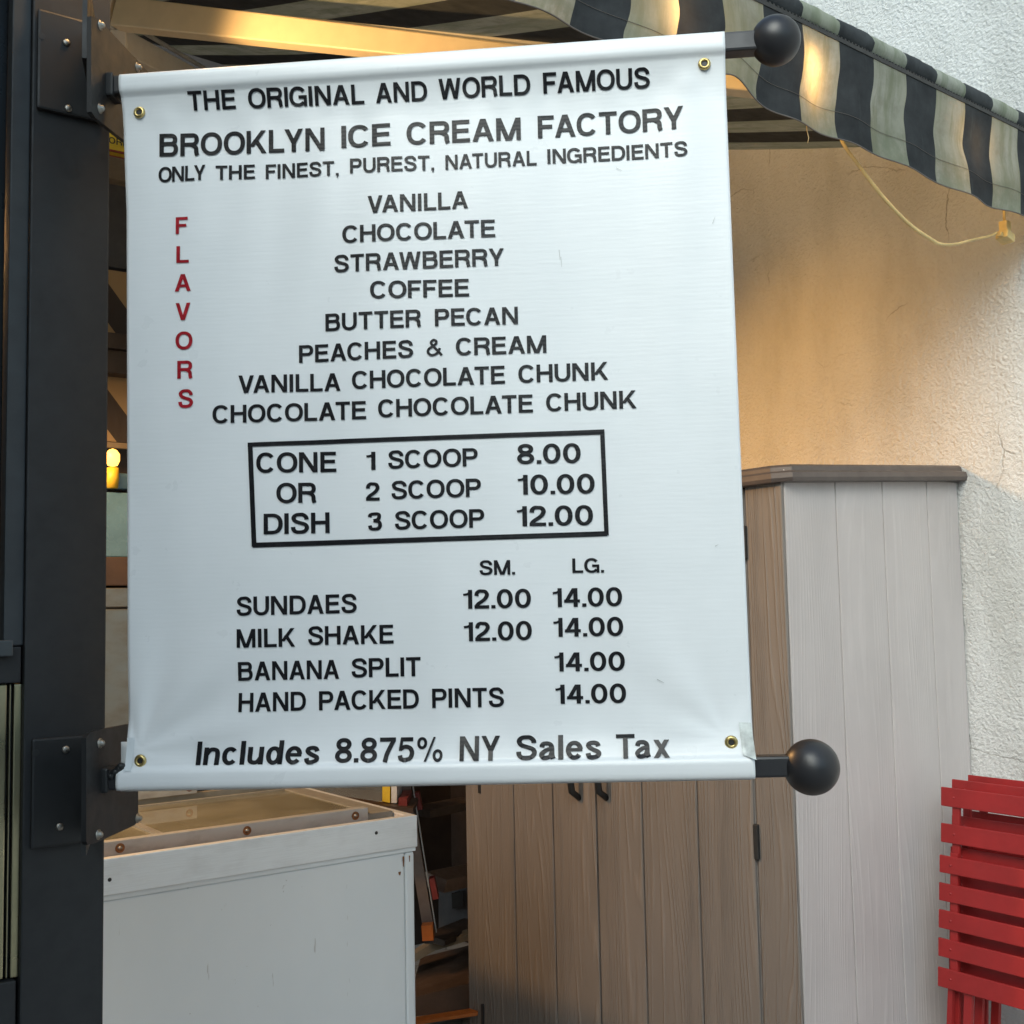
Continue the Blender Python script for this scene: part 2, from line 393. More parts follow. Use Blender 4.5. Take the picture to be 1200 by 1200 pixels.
# ================================================================== RENDERED WALL ON THE RIGHT
def cabx(px, py):      # distance into the wall along the cabinet's side face
    return (hit(px, py, C0, UL) - C0).dot(UR)
WALLX = cabx(1122, 566) + .004
W0 = C0 + UR * WALLX
w = MB(); Tm = frame(W0, AR)
w.box(0, .35, -9, 3.9, 0, 7.5, None)
wl_ = single('stucco_wall', MB(), M['stucco'], Tm, 'rough cream stucco side wall lit warm under the striped awning', 'wall')
me = w.mesh('stucco_wall', M['stucco']); fixn(me); wl_.data = me

# back wall of the shop yard, the awning is fixed to it
s_back = 2.75
Tb = frame(W0 + UL * s_back, AR)
bw = MB(); bw.box(-6.5, -.003, 0, .25, 0, 4.6)
o = T('shop_front', 'dark brown timber shop front at the back under the awning', 'shop front', Tb)
part('back_wall', bw, M['dwood'], o)
mb = MB(); mb.box(-.034, -.006, -.88, -.003, 0, 2.0); part('added_dark_panel', mb, M['dwood'], o)  # dark panel added so the pale wall stays hidden in the gap

# ================================================================== AWNING
FB = Matrix((BARDIR, BACK, UZ)).transposed().to_4x4(); FB.translation = B0
aw = T('striped_awning', 'faded navy and cream striped awning with hanging valance along its front bar', 'awning', FB)
T0, T1 = -2.4, 1.28
# canopy
nu, nv = 90, 26; rows = []; uvs = []
LEN = 3.0
for j in range(nv):
    q = j / (nv - 1) * LEN; row = []; uvr = []
    for i in range(nu):
        t = T0 + (T1 - T0) * i / (nu - 1)
        sag = -.035 * math.sin(math.pi * q / LEN) + .006 * math.sin(t * 5.1) * math.sin(math.pi * q / LEN) + .004 * noise.noise(Vector((t * 3, q * 1.2, 2)))
        row.append((t, q * math.cos(SLOPE), .02 + q * math.sin(SLOPE) + sag)); uvr.append((t, q + 1.3))
    rows.append(row); uvs.append(uvr)
mb = MB(); mb.grid(rows, nu, nv, uvs); part('canopy', mb, M['canopy'], aw, fix=False)
# cloth-covered front roll, each stripe slightly puffed
n = 18; pts = []; NT = 330
rows = []; uvs = []
for k in range(n + 1):
    an = 2 * math.pi * k / n; row = []; uvr = []
    for i in range(NT):
        t = T0 + (T1 - T0) * i / (NT - 1)
        ph = ((t / PERIOD + STRIPE_PHASE) * 2) % 1.0
        puff = min(ph, 1 - ph); pf = min(1, puff / .08)
        r = .0250 + .0035 * pf + .0020 * noise.noise(Vector((t * 22, an * 2, 0))) + .0008 * noise.noise(Vector((t * 70, an * 4, 5)))
        row.append((t, math.cos(an) * r, .034 + math.sin(an) * r)); uvr.append((t, an * .027 + 3))
    rows.append(row); uvs.append(uvr)
mb = MB(); mb.grid(rows, NT, n + 1, uvs); part('front_roll', mb, M['canopy'], aw, fix=False)
# black strip added as the shaded seam gap, blocking bulb light; ragged stitching
mb = MB(); mb.box(T0, T1, -.0235, .014, -.002, .0080); part('seam_shade_strip', mb, M['hinge'], aw)
mb = MB(); t = T0
while t < T1:
    mb.box(t, t + .006, -.0235, -.019, .007 + random.uniform(-.001, .002), .0115); t += .0125 + random.uniform(-.002, .002)
sm = part('stitching', mb, M['hinge'], aw); sm['kind'] = 'stuff'
# valance
VH = .222
NT, NZ = 420, 34; rows = []; uvs = []
for j in range(NZ):
    b = j / (NZ - 1); row = []; uvr = []
    for i in range(NT):
        t = T0 + (T1 - T0) * i / (NT - 1)
        wv = math.sin(t * 27 + .6 * math.sin(t * 5)) 
        h = VH + .014 * t + .0012 * wv + .007 * noise.noise(Vector((t * 2.2, 0, 9)))
        # a lifted dip in the hem where the arm end pushes it
        h -= .040 * math.exp(-((t + .24) / .085) ** 2)
        dep = (-.0215 + .012 * b + .0055 * b * wv + .010 * noise.noise(Vector((t * 7, b * 2.5, 3))) * b) 
        sh = .014 * math.sin(b * 5.2 + t * 3.1 + .8) + .006 * noise.noise(Vector((t * 5, b * 4, 7)))
        row.append((t + sh * min(1, b * 2), dep, -.002 - h * b)); uvr.append((t, b * VH))
    rows.append(row); uvs.append(uvr)
mb = MB(); mb.grid(rows, NT, NZ, uvs); val = part('valance', mb, M['valance'], aw, fix=False)
# hem seam: a fine dark welt following the cloth
def valpt(t, b, off=-.0012):
    fi = (t - T0) / (T1 - T0) * (NT - 1); i = max(0, min(NT - 2, int(fi))); fj = b * (NZ - 1); j = min(NZ - 2, int(fj)); u = fi - i; v = fj - j
    A = Vector(rows[j][i]) * (1 - u) + Vector(rows[j][i + 1]) * u; Bq = Vector(rows[j + 1][i]) * (1 - u) + Vector(rows[j + 1][i + 1]) * u
    p = A * (1 - v) + Bq * v; p.y += off; return p
mb = MB(); mb.tube([valpt(T0 + .01 + (T1 - T0 - .02) * k / 300, .74) for k in range(301)], .0005, 5); part('hem_seam', mb, M['groove'], aw)
mb = MB(); mb.tube([valpt(T0 + .01 + (T1 - T0 - .02) * k / 300, .996, 0) for k in range(301)], .0016, 5); part('hem_edge', mb, M['groove'], aw)
# folding arms under the canopy
ncan = (Matrix.Rotation(SLOPE, 4, Vector((1, 0, 0))) @ Vector((0, 0, 1))); NC = (FB.to_3x3() @ ncan).normalized()
def canopy_pt(px, py, below):
    return hit(px, py, B0 - NC * below, NC)
def beam(name, A, Bp, h0, h1, wd, mat, parent, upv=None):
    d = (Bp - A).normalized(); u = upv or UZ; u = (u - d * u.dot(d)).normalized(); s_ = d.cross(u)
    mb = MB(); V = []
    for P, h in ((A, h0), (Bp, h1)):
        for (sx, sz) in ((-1, -1), (1, -1), (1, 1), (-1, 1)): V.append(P + s_ * sx * wd / 2 + u * sz * h / 2)
    mb.add(V, [(0, 1, 2, 3), (4, 5, 6, 7), (0, 1, 5, 4), (1, 2, 6, 5), (2, 3, 7, 6), (3, 0, 4, 7)])
    o = part(name, mb, mat, parent, True)
    bv = o.modifiers.new('bevel', 'BEVEL'); bv.width = .004; bv.segments = 2
    return o
EA = canopy_pt(136, 16, .12); EB = atdepth(884, 101, 2.50)
EL = EA + (EA - EB).normalized() * .5
ar = beam('folding_arm', EA + (EB - EA).normalized() * .012, EB, .085, .040, .05, M['lit_arm'], aw)
beam('arm_joint', EL, EA, .095, .085, .055, M['aluminium'], aw)
off = UZ * .050
beam('arm_top_rail', EA.lerp(EB, .22) + UZ * .040, EB + UZ * .033, .006, .026, .028, M['aluminium'], aw)
E2 = canopy_pt(420, 196, .16)
beam('folding_arm', EA + Vector((0, .02, -.075)), E2, .075, .06, .05, M['aluminium'], aw)
beam('arm_cable', EA + Vector((.03, -.01, -.03)), E2 + Vector((0, -.03, .04)), .012, .012, .012, M['dullsteel'], aw)

# loose thread hanging from the hem
tp = hit(945, 146, B0, BACK); mb = MB(); mb.tube([tp + UZ * .01, tp + Vector((.001, 0, -.015)), tp + Vector((.004, 0, -.03)), tp + Vector((.001, 0, -.042))], .0009, 5)
single('loose_thread', mb, M['thread'], Matrix.Translation(tp), 'thin pale thread dangling from the hem of the striped valance', 'thread')

# string lights on a cable behind the valance
BT = [-2.0, -1.45, -.92, _bt(795, 25), _bt(945, 92), _bt(1137, 178)]
def barp(t, back, z): return B0 + BARDIR * t + BACK * back + UZ * z
cb = MB(); cb.tube([barp(T0 + .05 + (T1 - T0 - .1) * k / 120, .055, -.035 - .006 * math.sin(k * .5)) for k in range(121)], .0035, 6)
single('light_cable', cb, M['cord'], Matrix.Translation(barp(0, .055, -.035)), 'pale electric cable strung behind the awning valance', 'cable')
bulbs = []
side = ['', '']
for i, t in enumerate(BT):
    p = barp(t, .020, -.085)
    root = T('light_bulb', ['glowing amber bulb behind the valance, first from the shop column',
        'glowing amber bulb behind the valance, second from the shop column', 'glowing amber bulb behind the valance above the middle of the sign',
        'glowing amber bulb behind the valance left of the upper black ball', 'glowing amber bulb behind the valance just right of the upper black ball',
        'glowing amber bulb behind the valance above the hanging plug'][i], 'light bulb', Matrix.Translation(p), 'amber bulbs strung behind the valance')
    if not bulbs:
        mb = MB(); mb.lathe([(0, -.028), (.009, -.026), (.017, -.012), (.018, .004), (.015, .022), (.011, .036), (.0105, .042)], Matrix.Identity(4), 16)
        b1 = part('bulb', mb, M['bulb'], root)
        mb = MB(); mb.lathe([(.0, .09), (.013, .09), (.015, .07), (.0135, .044), (.0, .044)], Matrix.Identity(4), 14); b2 = part('socket', mb, M['hinge'], root); bulbs = [b1, b2]
    else:
        for q in bulbs: again(q, root, (0, 0, 0))
    ld = bpy.data.lights.new('bulb_light', 'POINT'); ld.energy = (2, 4, 1.5, .6, .35, .4)[i]; ld.color = (1, .56, .21); ld.shadow_soft_size = (.06, .06, .05, .02, .02, .02)[i]
    lo = bpy.data.objects.new('bulb_light', ld); col.objects.link(lo); lo.parent = root; lo.location = (0, .005, -.05)

# cord and plug hanging below the valance
def inbar(px, py, back=.05): return hit(px, py, B0 + BACK * back, BACK)
K = [inbar(984, 150), inbar(988, 168), inbar(1008, 196), inbar(1035, 231), inbar(1065, 262), inbar(1092, 281), inbar(1104, 286.5), inbar(1120, 286), inbar(1140, 281), inbar(1158, 277), inbar(1168, 273)]
def smooth(P, n=8):
    out = []
    for i in range(len(P) - 1):
        a_, b_, c_, d_ = P[max(i - 1, 0)], P[i], P[i + 1], P[min(i + 2, len(P) - 1)]
        for k in range(n):
            t = k / n; out.append(.5 * ((2 * b_) + (c_ - a_) * t + (2 * a_ - 5 * b_ + 4 * c_ - d_) * t * t + (3 * b_ - a_ - 3 * c_ + d_) * t ** 3))
    out.append(P[-1]); return out
cr = T('extension_cord', 'pale flat cord looping below the valance to a three way plug', 'cord', Matrix.Translation(K[-1]))
mb = MB(); mb.tube(smooth([Vector(p) for p in K]), .0042, 8, flat=.5); part('cord', mb, M['cord'], cr, True)
pq = inbar(1178, 276)
TP = Matrix((BARDIR, BACK, UZ)).transposed().to_4x4(); TP.translation = pq
mb = MB(); mb.box(-.020, .022, -.018, .018, -.016, .008, TP @ Matrix.Rotation(.25, 4, 'Y'), .004); part('adapter', mb, M['cord'], cr, True)
mb = MB(); mb.box(-.012, .014, -.012, .012, .009, .040, TP, .004); mb.tube([TP @ Vector((.0, 0, .038)), TP @ Vector((.001, 0, .09))], .004, 8); part('plug', mb, M['cord'], cr, True)
mb = MB(); mb.box(-.034, -.021, -.007, .007, -.008, .004, TP, .003); part('cord_plug', mb, M['cord'], cr, True)

# ================================================================== WARM PENDANT INSIDE THE SHOP, LEFT OF THE FREEZER
LP = Vector((-1.74, 2.95, 2.66))
pd = T('pendant_lamp', 'black cone pendant lamp hanging by the freezer behind the column', 'lamp', Matrix.Translation(LP))
mb = MB(); mb.lathe([(.03, .16), (.05, .15), (.17, -.01), (.165, -.012), (.046, .14), (.028, .15)], Matrix.Identity(4), 28); part('lamp_shade', mb, M['shade'], pd)
mb = MB(); mb.tube([(0, 0, .15), (0, 0, .75)], .006, 8); part('flex', mb, M['hinge'], pd)
mb = MB(); mb.lathe([(0, -.03), (.018, -.026), (.03, 0), (.026, .03), (.014, .06), (.013, .09)], Matrix.Identity(4), 16); part('bulb', mb, M['bulb'], pd)
ld = bpy.data.lights.new('pendant_light', 'SPOT'); ld.energy = 120; ld.color = (1, .53, .19); ld.spot_size = R(172); ld.spot_blend = .3; ld.shadow_soft_size = .10
lo = bpy.data.objects.new('pendant_light', ld); col.objects.link(lo); lo.parent = pd; lo.location = (0, 0, -.04)

# unseen spot lamp added beside it to wash the stucco wall warm
SPp = Vector((-1.58, 3.12, 2.72)); aim = hit(960, 510, W0, UR); sdv = (aim - SPp).normalized()
Msp = Matrix.Translation(SPp) @ (-sdv).to_track_quat('Z', 'Y').to_matrix().to_4x4()
spt = T('fill_spot', 'added unseen spot lamp by the column washing the stucco wall with warm light', 'lamp', Msp)
mb = MB(); mb.lathe([(0, .09), (.03, .09), (.04, .07), (.045, -.03), (.042, -.03), (.036, .05), (0, .055)], Matrix.Identity(4), 24); part('housing', mb, M['shade'], spt)
mb = MB(); mb.lathe([(0, .02), (.02, .025), (.03, .045), (0, .05)], Matrix.Identity(4), 18); part('bulb', mb, M['bulb'], spt)
mb = MB(); mb.tube([SPp + UZ * .04, SPp + UZ * .72], .007, 8); part('stem', mb, M['hinge'], spt, True)
ld = bpy.data.lights.new('wall_fill', 'SPOT'); ld.energy = 150; ld.color = (1, .50, .12); ld.spot_size = R(32); ld.spot_blend = 1.0; ld.shadow_soft_size = .09
lo = bpy.data.objects.new('wall_fill', ld); col.objects.link(lo); lo.parent = spt; lo.location = (0, 0, -.035)

SP2 = Vector((-1.15, 2.55, 2.66)); sdv = (EA.lerp(EB, .42) - SP2).normalized()  # unseen spot lamp added to brighten the folding arm
Msp2 = Matrix.Translation(SP2) @ (-sdv).to_track_quat('Z', 'Y').to_matrix().to_4x4()
sp2 = T('fill_spot', 'added unseen upturned spot lamp by the column lighting the cream awning arm', 'lamp', Msp2)
for k_ in [o_ for o_ in bpy.data.objects if o_.parent is spt and o_.name.startswith(('housing', 'bulb'))]: again(k_, sp2, (0, 0, 0))
mb = MB(); mb.tube([SP2 + UZ * -.03 + UL * .03, SP2 + UL * .10 - UZ * .03, SP2 + UL * .10 + UZ * .50], .007, 8); part('stem', mb, M['hinge'], sp2, True)
ld = bpy.data.lights.new('arm_fill', 'SPOT'); ld.energy = 50; ld.color = (1, .60, .24); ld.spot_size = R(58); ld.spot_blend = .7; ld.shadow_soft_size = .035
lo = bpy.data.objects.new('arm_fill', ld); col.objects.link(lo); lo.parent = sp2; lo.location = (0, 0, -.035)

# ================================================================== CABINET
TC = frame(C0, AR)
cab = T('storage_cabinet', 'tall taupe resin storage cabinet with wood grain boards and brown cap', 'cabinet', TC)
def faby(px, py): return (hit(px, py, C0, UR) - C0).dot(UL)
ys = [0.0] + [faby(x, 1000) for x in (889, 822, 757, 703, 652, 606, 566)] + [faby(548, 1000)]
xs = [0.0, cabx(979, 575), cabx(1034, 575), cabx(1086, 575), WALLX - .006]
H = CAB_TOP
def plank(name, mat, parent, x0, x1, y0, y1, z0, z1, bev=.0050, gap=.0014, ax='y'):
    mb = MB()
    if ax == 'y': mb.box(x0, x1, y0 + gap, y1 - gap, z0, z1, None, bev)
    else: mb.box(x0 + gap, x1 - gap, y0, y1, z0, z1, None, bev)
    return part(name, mb, mat, parent)
core = MB(); core.box(.016, WALLX - .012, .016, ys[8] - .016, .02, H + .01); part('carcass', core, M['groove'], cab)
# side panel, boards one by one
sp = MB(); sp.box(.012, WALLX - .008, .010, .016, .04, H); spn = part('side_panel', sp, M['groove_side'], cab)
for i in range(4):
    plank('board', M['resin_side'], spn, xs[i] if i else .002, xs[i + 1], 0, .0098, .03, H + .028, .003, .0017, 'x')
# front frame and two doors
ff = MB(); ff.box(.008, .016, .010, ys[8], .04, H); ffr = part('front_frame', ff, M['groove'], cab)
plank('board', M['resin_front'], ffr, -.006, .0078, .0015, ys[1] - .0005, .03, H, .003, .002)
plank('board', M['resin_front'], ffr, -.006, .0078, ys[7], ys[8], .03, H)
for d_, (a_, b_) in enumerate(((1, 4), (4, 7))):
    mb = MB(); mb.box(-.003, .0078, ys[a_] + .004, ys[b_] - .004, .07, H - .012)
    door = part('door', mb, M['groove_highlight'], cab)
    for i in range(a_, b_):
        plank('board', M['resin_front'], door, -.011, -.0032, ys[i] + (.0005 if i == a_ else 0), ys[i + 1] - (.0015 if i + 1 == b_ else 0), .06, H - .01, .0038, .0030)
    # handle: black curved pull
    hp = hit(682 if d_ else 714, 934, C0, UR); yy = (hp - C0).dot(UL)
    mb = MB(); zb = hp.z
    mb.tube([(-.008, yy, zb + .19), (-.040, yy, zb + .165), (-.050, yy, zb + .095), (-.040, yy, zb + .02), (-.010, yy, zb - .002)], [.011, .011, .010, .011, .010], 10)
    part('handle', mb, M['hinge'], door)
    # hinges
    for (hx, hy) in (((889.5, 986), (875, 636), (893, 1330)) if d_ == 0 else ((565, 914), (569, 1192), (562, 700))):
        q = hit(hx, hy, C0, UR); yv = (q - C0).dot(UL)
        mb = MB(); mb.box(-.014, -.002, yv - .008, yv + .008, q.z - .045, q.z + .045, None, .003); part('hinge', mb, M['hinge'], door)
# cap: stepped moulded lid, tilted a touch upwards to the wall
cp = MB(); ov = .026
def capring(o_, z): 
    x0, y0, x1, y1 = -o_, -o_, WALLX - .002, ys[8] + .02
    ch = .045
    return [Vector((x0 + ch * .7, y0, z)), Vector((x1, y0, z)), Vector((x1, y1, z)), Vector((x0, y1, z)), Vector((x0, y0 + ch, z))]
prof = [(.012, -.012), (.030, -.010), (.034, .000), (.030, .014), (.016, .018), (.013, .030), (.006, .036), (-.05, .038)]
rings = [capring(a_, H + .004 + b_) for a_, b_ in prof]
for r_ in rings:
    for v in r_:
        v.z += v.x * .050 - .004 * math.sin(math.pi * max(0, min(1, v.x / WALLX)))
V = [v for r_ in rings for v in r_]; n5 = 5
Fc = [(i * n5 + k, i * n5 + (k + 1) % n5, (i + 1) * n5 + (k + 1) % n5, (i + 1) * n5 + k) for i in range(len(prof) - 1) for k in range(n5)] + [tuple((len(prof) - 1) * n5 + k for k in range(n5)), tuple(range(n5))]
cp.add(V, Fc); o = part('cap', cp, M['cap'], cab)
bv = o.modifiers.new('bevel', 'BEVEL'); bv.width = .006; bv.segments = 3; bv.limit_method = 'ANGLE'

# ================================================================== RED FOLDING CHAIRS
chx = UR * -.20
CH = hit(1104, 922, W0 - UR * .27, UR)          # top left corner of the front backrest slat
def chair(label, first=None, M0=None):
    root = T('folding_chair', label, 'chair', M0, 'red folding chairs stacked against the wall')
    return root
LEAN = R(5)
def chair_frame(P):      # local x runs along the wall towards the camera, y into the wall, z up along the leaning chair
    X = -UL; Yv = UR
    Rm = Matrix((X, Yv, UZ)).transposed().to_4x4()
    return Matrix.Translation(P) @ Rm @ Matrix.Rotation(-LEAN, 4, 'X')
topz = CH.z
def cz(py, px=1106):      # height below the top corner read on the chair's face
    q = hit(px, py, W0 - UR * .27, UR); return q.z - topz
base = Vector((CH.x, CH.y, 0)); L_ = topz / math.cos(LEAN)
K1 = chair_frame(Vector((CH.x, CH.y, 0)) - UR * math.tan(LEAN) * topz)
c1 = chair('front red folding chair with slatted seat leaning on the stucco wall', M0=K1)
SW = .40
def slat(root, x0, x1, y0, y1, z0, z1):
    mb = MB(); mb.box(x0, x1, y0, y1, z0, z1, None, .0025); return part('slat', mb, M['red'], root)
backs = [(cz(922), cz(944)), (cz(964, 1108), cz(986, 1108))]
for (za, zb) in backs: slat(c1, 0, SW, -.006, 0.0, L_ + zb, L_ + za)
seats = [(1000, 1020), (1031.5, 1052), (1062, 1083), (1094, 1115), (1127, 1149)]
for i, (a_, b_) in enumerate(seats):
    dx = .012 - i * .001
    slat(c1, dx, SW - .005, -.030, -.0235, L_ + cz(b_, 1112), L_ + cz(a_, 1112))
zs1, zs0 = L_ + cz(995, 1112), L_ + cz(1149, 1112)
for xx in (.028, SW - .05):
    mb = MB(); mb.box(xx + .002, xx + .024, .0005, .010, .02, L_ + backs[0][0] - .012, None, .002); part('leg', mb, M['red'], c1)
    mb = MB(); mb.box(xx + .012, xx + .034, -.023, -.012, zs0 + .006, zs1 - .002, None, .002); part('seat_rail', mb, M['red'], c1)
for (xa, xb, rr) in ((.040, .018, .007), (.092, .070, .011), (SW - .055, SW - .03, .009), (SW - .11, SW - .09, .011)):
    mb = MB(); mb.box(-rr, rr, -.006, .006, 0, 1, Matrix.Translation((xb, -.015, 0)) @ Matrix(((1, 0, (xa - xb) / 1, 0), (0, 1, 0, 0), (0, 0, zs0 + .01, 0), (0, 0, 0, 1)))); part('leg', mb, M['red'], c1)
def studs(root, rowsz, y, x):
    for z in rowsz:
        mb = MB(); mb.lathe([(0, -.0022), (.0028, -.0015), (.0036, 0)], Matrix.Translation((x, y, z)) @ Matrix.Rotation(math.pi / 2, 4, 'X').inverted(), 8); part('rivet', mb, M['red'], root)
studs(c1, [L_ + (cz(a_, 1112) + cz(b_, 1112)) / 2 for a_, b_ in seats], -.0302, .046)
studs(c1, [L_ + (za + zb) / 2 for za, zb in backs], -.0062, .040)
kids = [o_ for o_ in bpy.data.objects if o_.parent is c1]
def chair_copy(label, px, py, gap):
    P = hit(px, py, W0 - UR * gap, UR); M0 = chair_frame(Vector((P.x, P.y, 0)) - UR * math.tan(LEAN) * P.z); M0.translation.z = P.z - topz
    r = chair(label, M0=M0)
    for k_ in kids: again(k_, r, k_.location)
    return r
chair_copy('middle red folding chair half hidden behind the front one', 1117, 913, .215)
chair_copy('rearmost red folding chair nearest the stucco wall', 1136, 908, .165)

# ================================================================== CHEST FREEZER
TF = frame(F0, AR)
fz = T('chest_freezer', 'white enamel chest freezer with steel rim and glass lid', 'freezer', TF)
FW, FD, FH = 1.30, .72, FRZ_TOP
RB = .088
mb = MB(); mb.box(-FW + .012, -.040, .008, FD - .01, .10, FH - RB - .012, None, .004); part('body', mb, M['enamel'], fz)
mb = MB(); mb.box(-.0385, -.008, .006, FD - .01, .10, FH - RB - .012, None, .008); part('corner_strip', mb, M['enamel'], fz)
mb = MB(); mb.box(-FW + .010, -.004, .004, FD - .008, FH - RB - .0115, FH - RB + .004, None, .002); part('lip', mb, M['enamel'], fz)
mb = MB(); mb.box(-FW + .05, -.05, .03, FD - .05, .0, .095); part('plinth', mb, M['hinge'], fz)
# steel rim: four strips with a rolled top
fr_ = MB()
for (x0, x1, y0, y1) in ((-FW, 0, 0, .026), (-FW, 0, FD - .026, FD), (-.026, 0, .0262, FD - .0262), (-FW, -FW + .026, .0262, FD - .0262)):
    fr_.box(x0, x1, y0, y1, FH - RB, FH, None, .003)
part('rim', fr_, M['steel'], fz)
# inner shelf between rim and lid, rusty
mb = MB(); mb.box(-FW + .027, -.027, .0265, .085, FH - .06, FH - .012); part('inner_ledge', mb, m_simple('rusty_ledge', (.24, .13, .06), .55, var=.4, scale=20), fz)
# beige tub
tub = MB()
tub.box(-FW + .06, -.09, .0855, .11, .3, FH + .004); tub.box(-FW + .06, -.09, FD - .075, FD - .05, .3, FH + .03)
tub.box(-.09, -.03, .0865, FD - .03, .3, FH + .004); tub.box(-FW + .028, -FW + .0595, .0865, FD - .03, .3, FH + .002); tub.box(-FW + .06, -.09, .111, FD - .076, .3, .42)
part('tub', tub, M['beige'], fz)
cont = []
mb = MB(); mb.lathe([(0, .42), (.11, .42), (.115, .72), (.12, .725), (.12, .74), (.105, .735), (.10, .66), (0, .66)], Matrix.Translation((-.28, .26, 0)), 24)
c_ = part('ice_cream_tub', mb, M['white'], fz); 
for (dx, dy) in ((-.27, 0), (-.54, 0), (0, .25), (-.27, .25), (-.54, .25)): again(c_, fz, (dx, dy, 0))
# angle strips with rusty screws
def strip(y, z0, z1, x0, x1, pos):
    mb = MB(); mb.box(x0, x1, y, y + .004, z0, z1, None, .001); mb.box(x0, x1, y + .0045, y + .03, z1 - .004, z1, None, .001)
    s_ = part('steel_strip', mb, M['dullsteel'], fz)
    for x in pos:
        for nm, rr, mt, dy in (('rust_ring', .012, M['rust'], -.0008), ('screw', .0085, M['screw'], -.0022)):
            mb = MB(); Tq = Matrix.Translation((x, y + dy, (z0 + z1) / 2)) @ Matrix.Rotation(math.pi / 2, 4, 'X')
            if nm == 'screw': mb.lathe([(0, .0045), (.003, .0042), (.0052, .002), (.0062, -.002)], Tq, 12)
            else: mb.lathe([(0, .0003), (rr, .0)], Tq, 16)
            part(nm, mb, mt, s_)
M['rust'] = m_simple('rust_stain', (.20, .085, .03), .7, var=.5, scale=120)
fx = lambda px, py: (hit(px, py, F0 + UL * .075, UL) - F0).dot(UR)
strip(.078, FH - .012, FH + .024, -FW + .05, fx(432, 950), [fx(417, 951), fx(290, 972), fx(141, 996)])
bxx = lambda px, py: (hit(px, py, F0 + UL * (FD - .09), UL) - F0).dot(UR)
strip(FD - .09, FH + .032, FH + .07, -FW + .05, bxx(231, 935), [bxx(222, 936)])
# glass lids in a slim frame
lf = MB()
lf.box(-FW + .07, -.10, .112, .13, FH + .006, FH + .016); lf.box(-FW + .07, -.10, FD - .11, FD - .095, FH + .006, FH + .016); lf.box(-.12, -.10, .1305, FD - .1105, FH + .006, FH + .016); lf.box(-.70, -.68, .1305, FD - .1105, FH + .008, FH + .018)
ldf = part('lid_frame', lf, M['beige'], fz)
for (x0, x1) in ((-FW + .07, -.7005), (-.6795, -.1205)):
    mb = MB(); mb.box(x0, x1, .131, FD - .111, FH + .009, FH + .013); part('lid_glass', mb, M['lid'], ldf)
mb = MB(); dx_ = -.040
for (px, py, w_, h_) in ((474, 1004, .006, .030), (481, 1003, .004, .018), (469.5, 1022, .009, .010)):
    q = hit(px, py, F0, UL); x = (q - F0).dot(UR); zt = q.z
    mb.add([(x - w_ / 2, .0052, zt), (x + w_ / 2, .0052, zt), (x + w_ * .2, .0052, zt - h_), (x - w_ * .25, .0052, zt - h_ * .9)], [(0, 1, 2, 3)])
rs = part('rust_drips', mb, M['rust'], fz); rs['kind'] = 'stuff'
# screws on the rim band and drips of rust
for (px, py) in ((441, 976), (128.5, 1031)):
    q = hit(px, py, F0, UL); x = (q - F0).dot(UR)
    mb = MB(); mb.lathe([(0, .0012), (.0042, .001), (.005, -.001)], Matrix.Translation((x, -.0006, q.z)) @ Matrix.Rotation(math.pi / 2, 4, 'X'), 10); part('rim_screw', mb, M['hinge'], fz)

# ================================================================== THINGS BEHIND THE FREEZER
def backp(px, py, off=0): return hit(px, py, W0 + UL * (s_back - off), UL)
def panel(name, parent, mat, px0, px1, py0, py1, off, th, bev=0):
    """a slab standing on a plane parallel to the back wall, `off` metres in front of it"""
    pl = W0 + UL * (s_back - off)
    a_ = hit((px0 + px1) / 2, py0, pl, UL).z; b_ = hit((px0 + px1) / 2, py1, pl, UL).z
    x0 = (hit(px0, (py0 + py1) / 2, pl, UL) - W0).dot(UR); x1 = (hit(px1, (py0 + py1) / 2, pl, UL) - W0).dot(UR)
    mb = MB(); Tq = frame(W0 + UL * (s_back - off), AR)
    mb.box(x0, x1, -th / 2, th / 2, b_, a_, Tq, bev)
    return mb, Tq, (x0, x1, b_, a_)
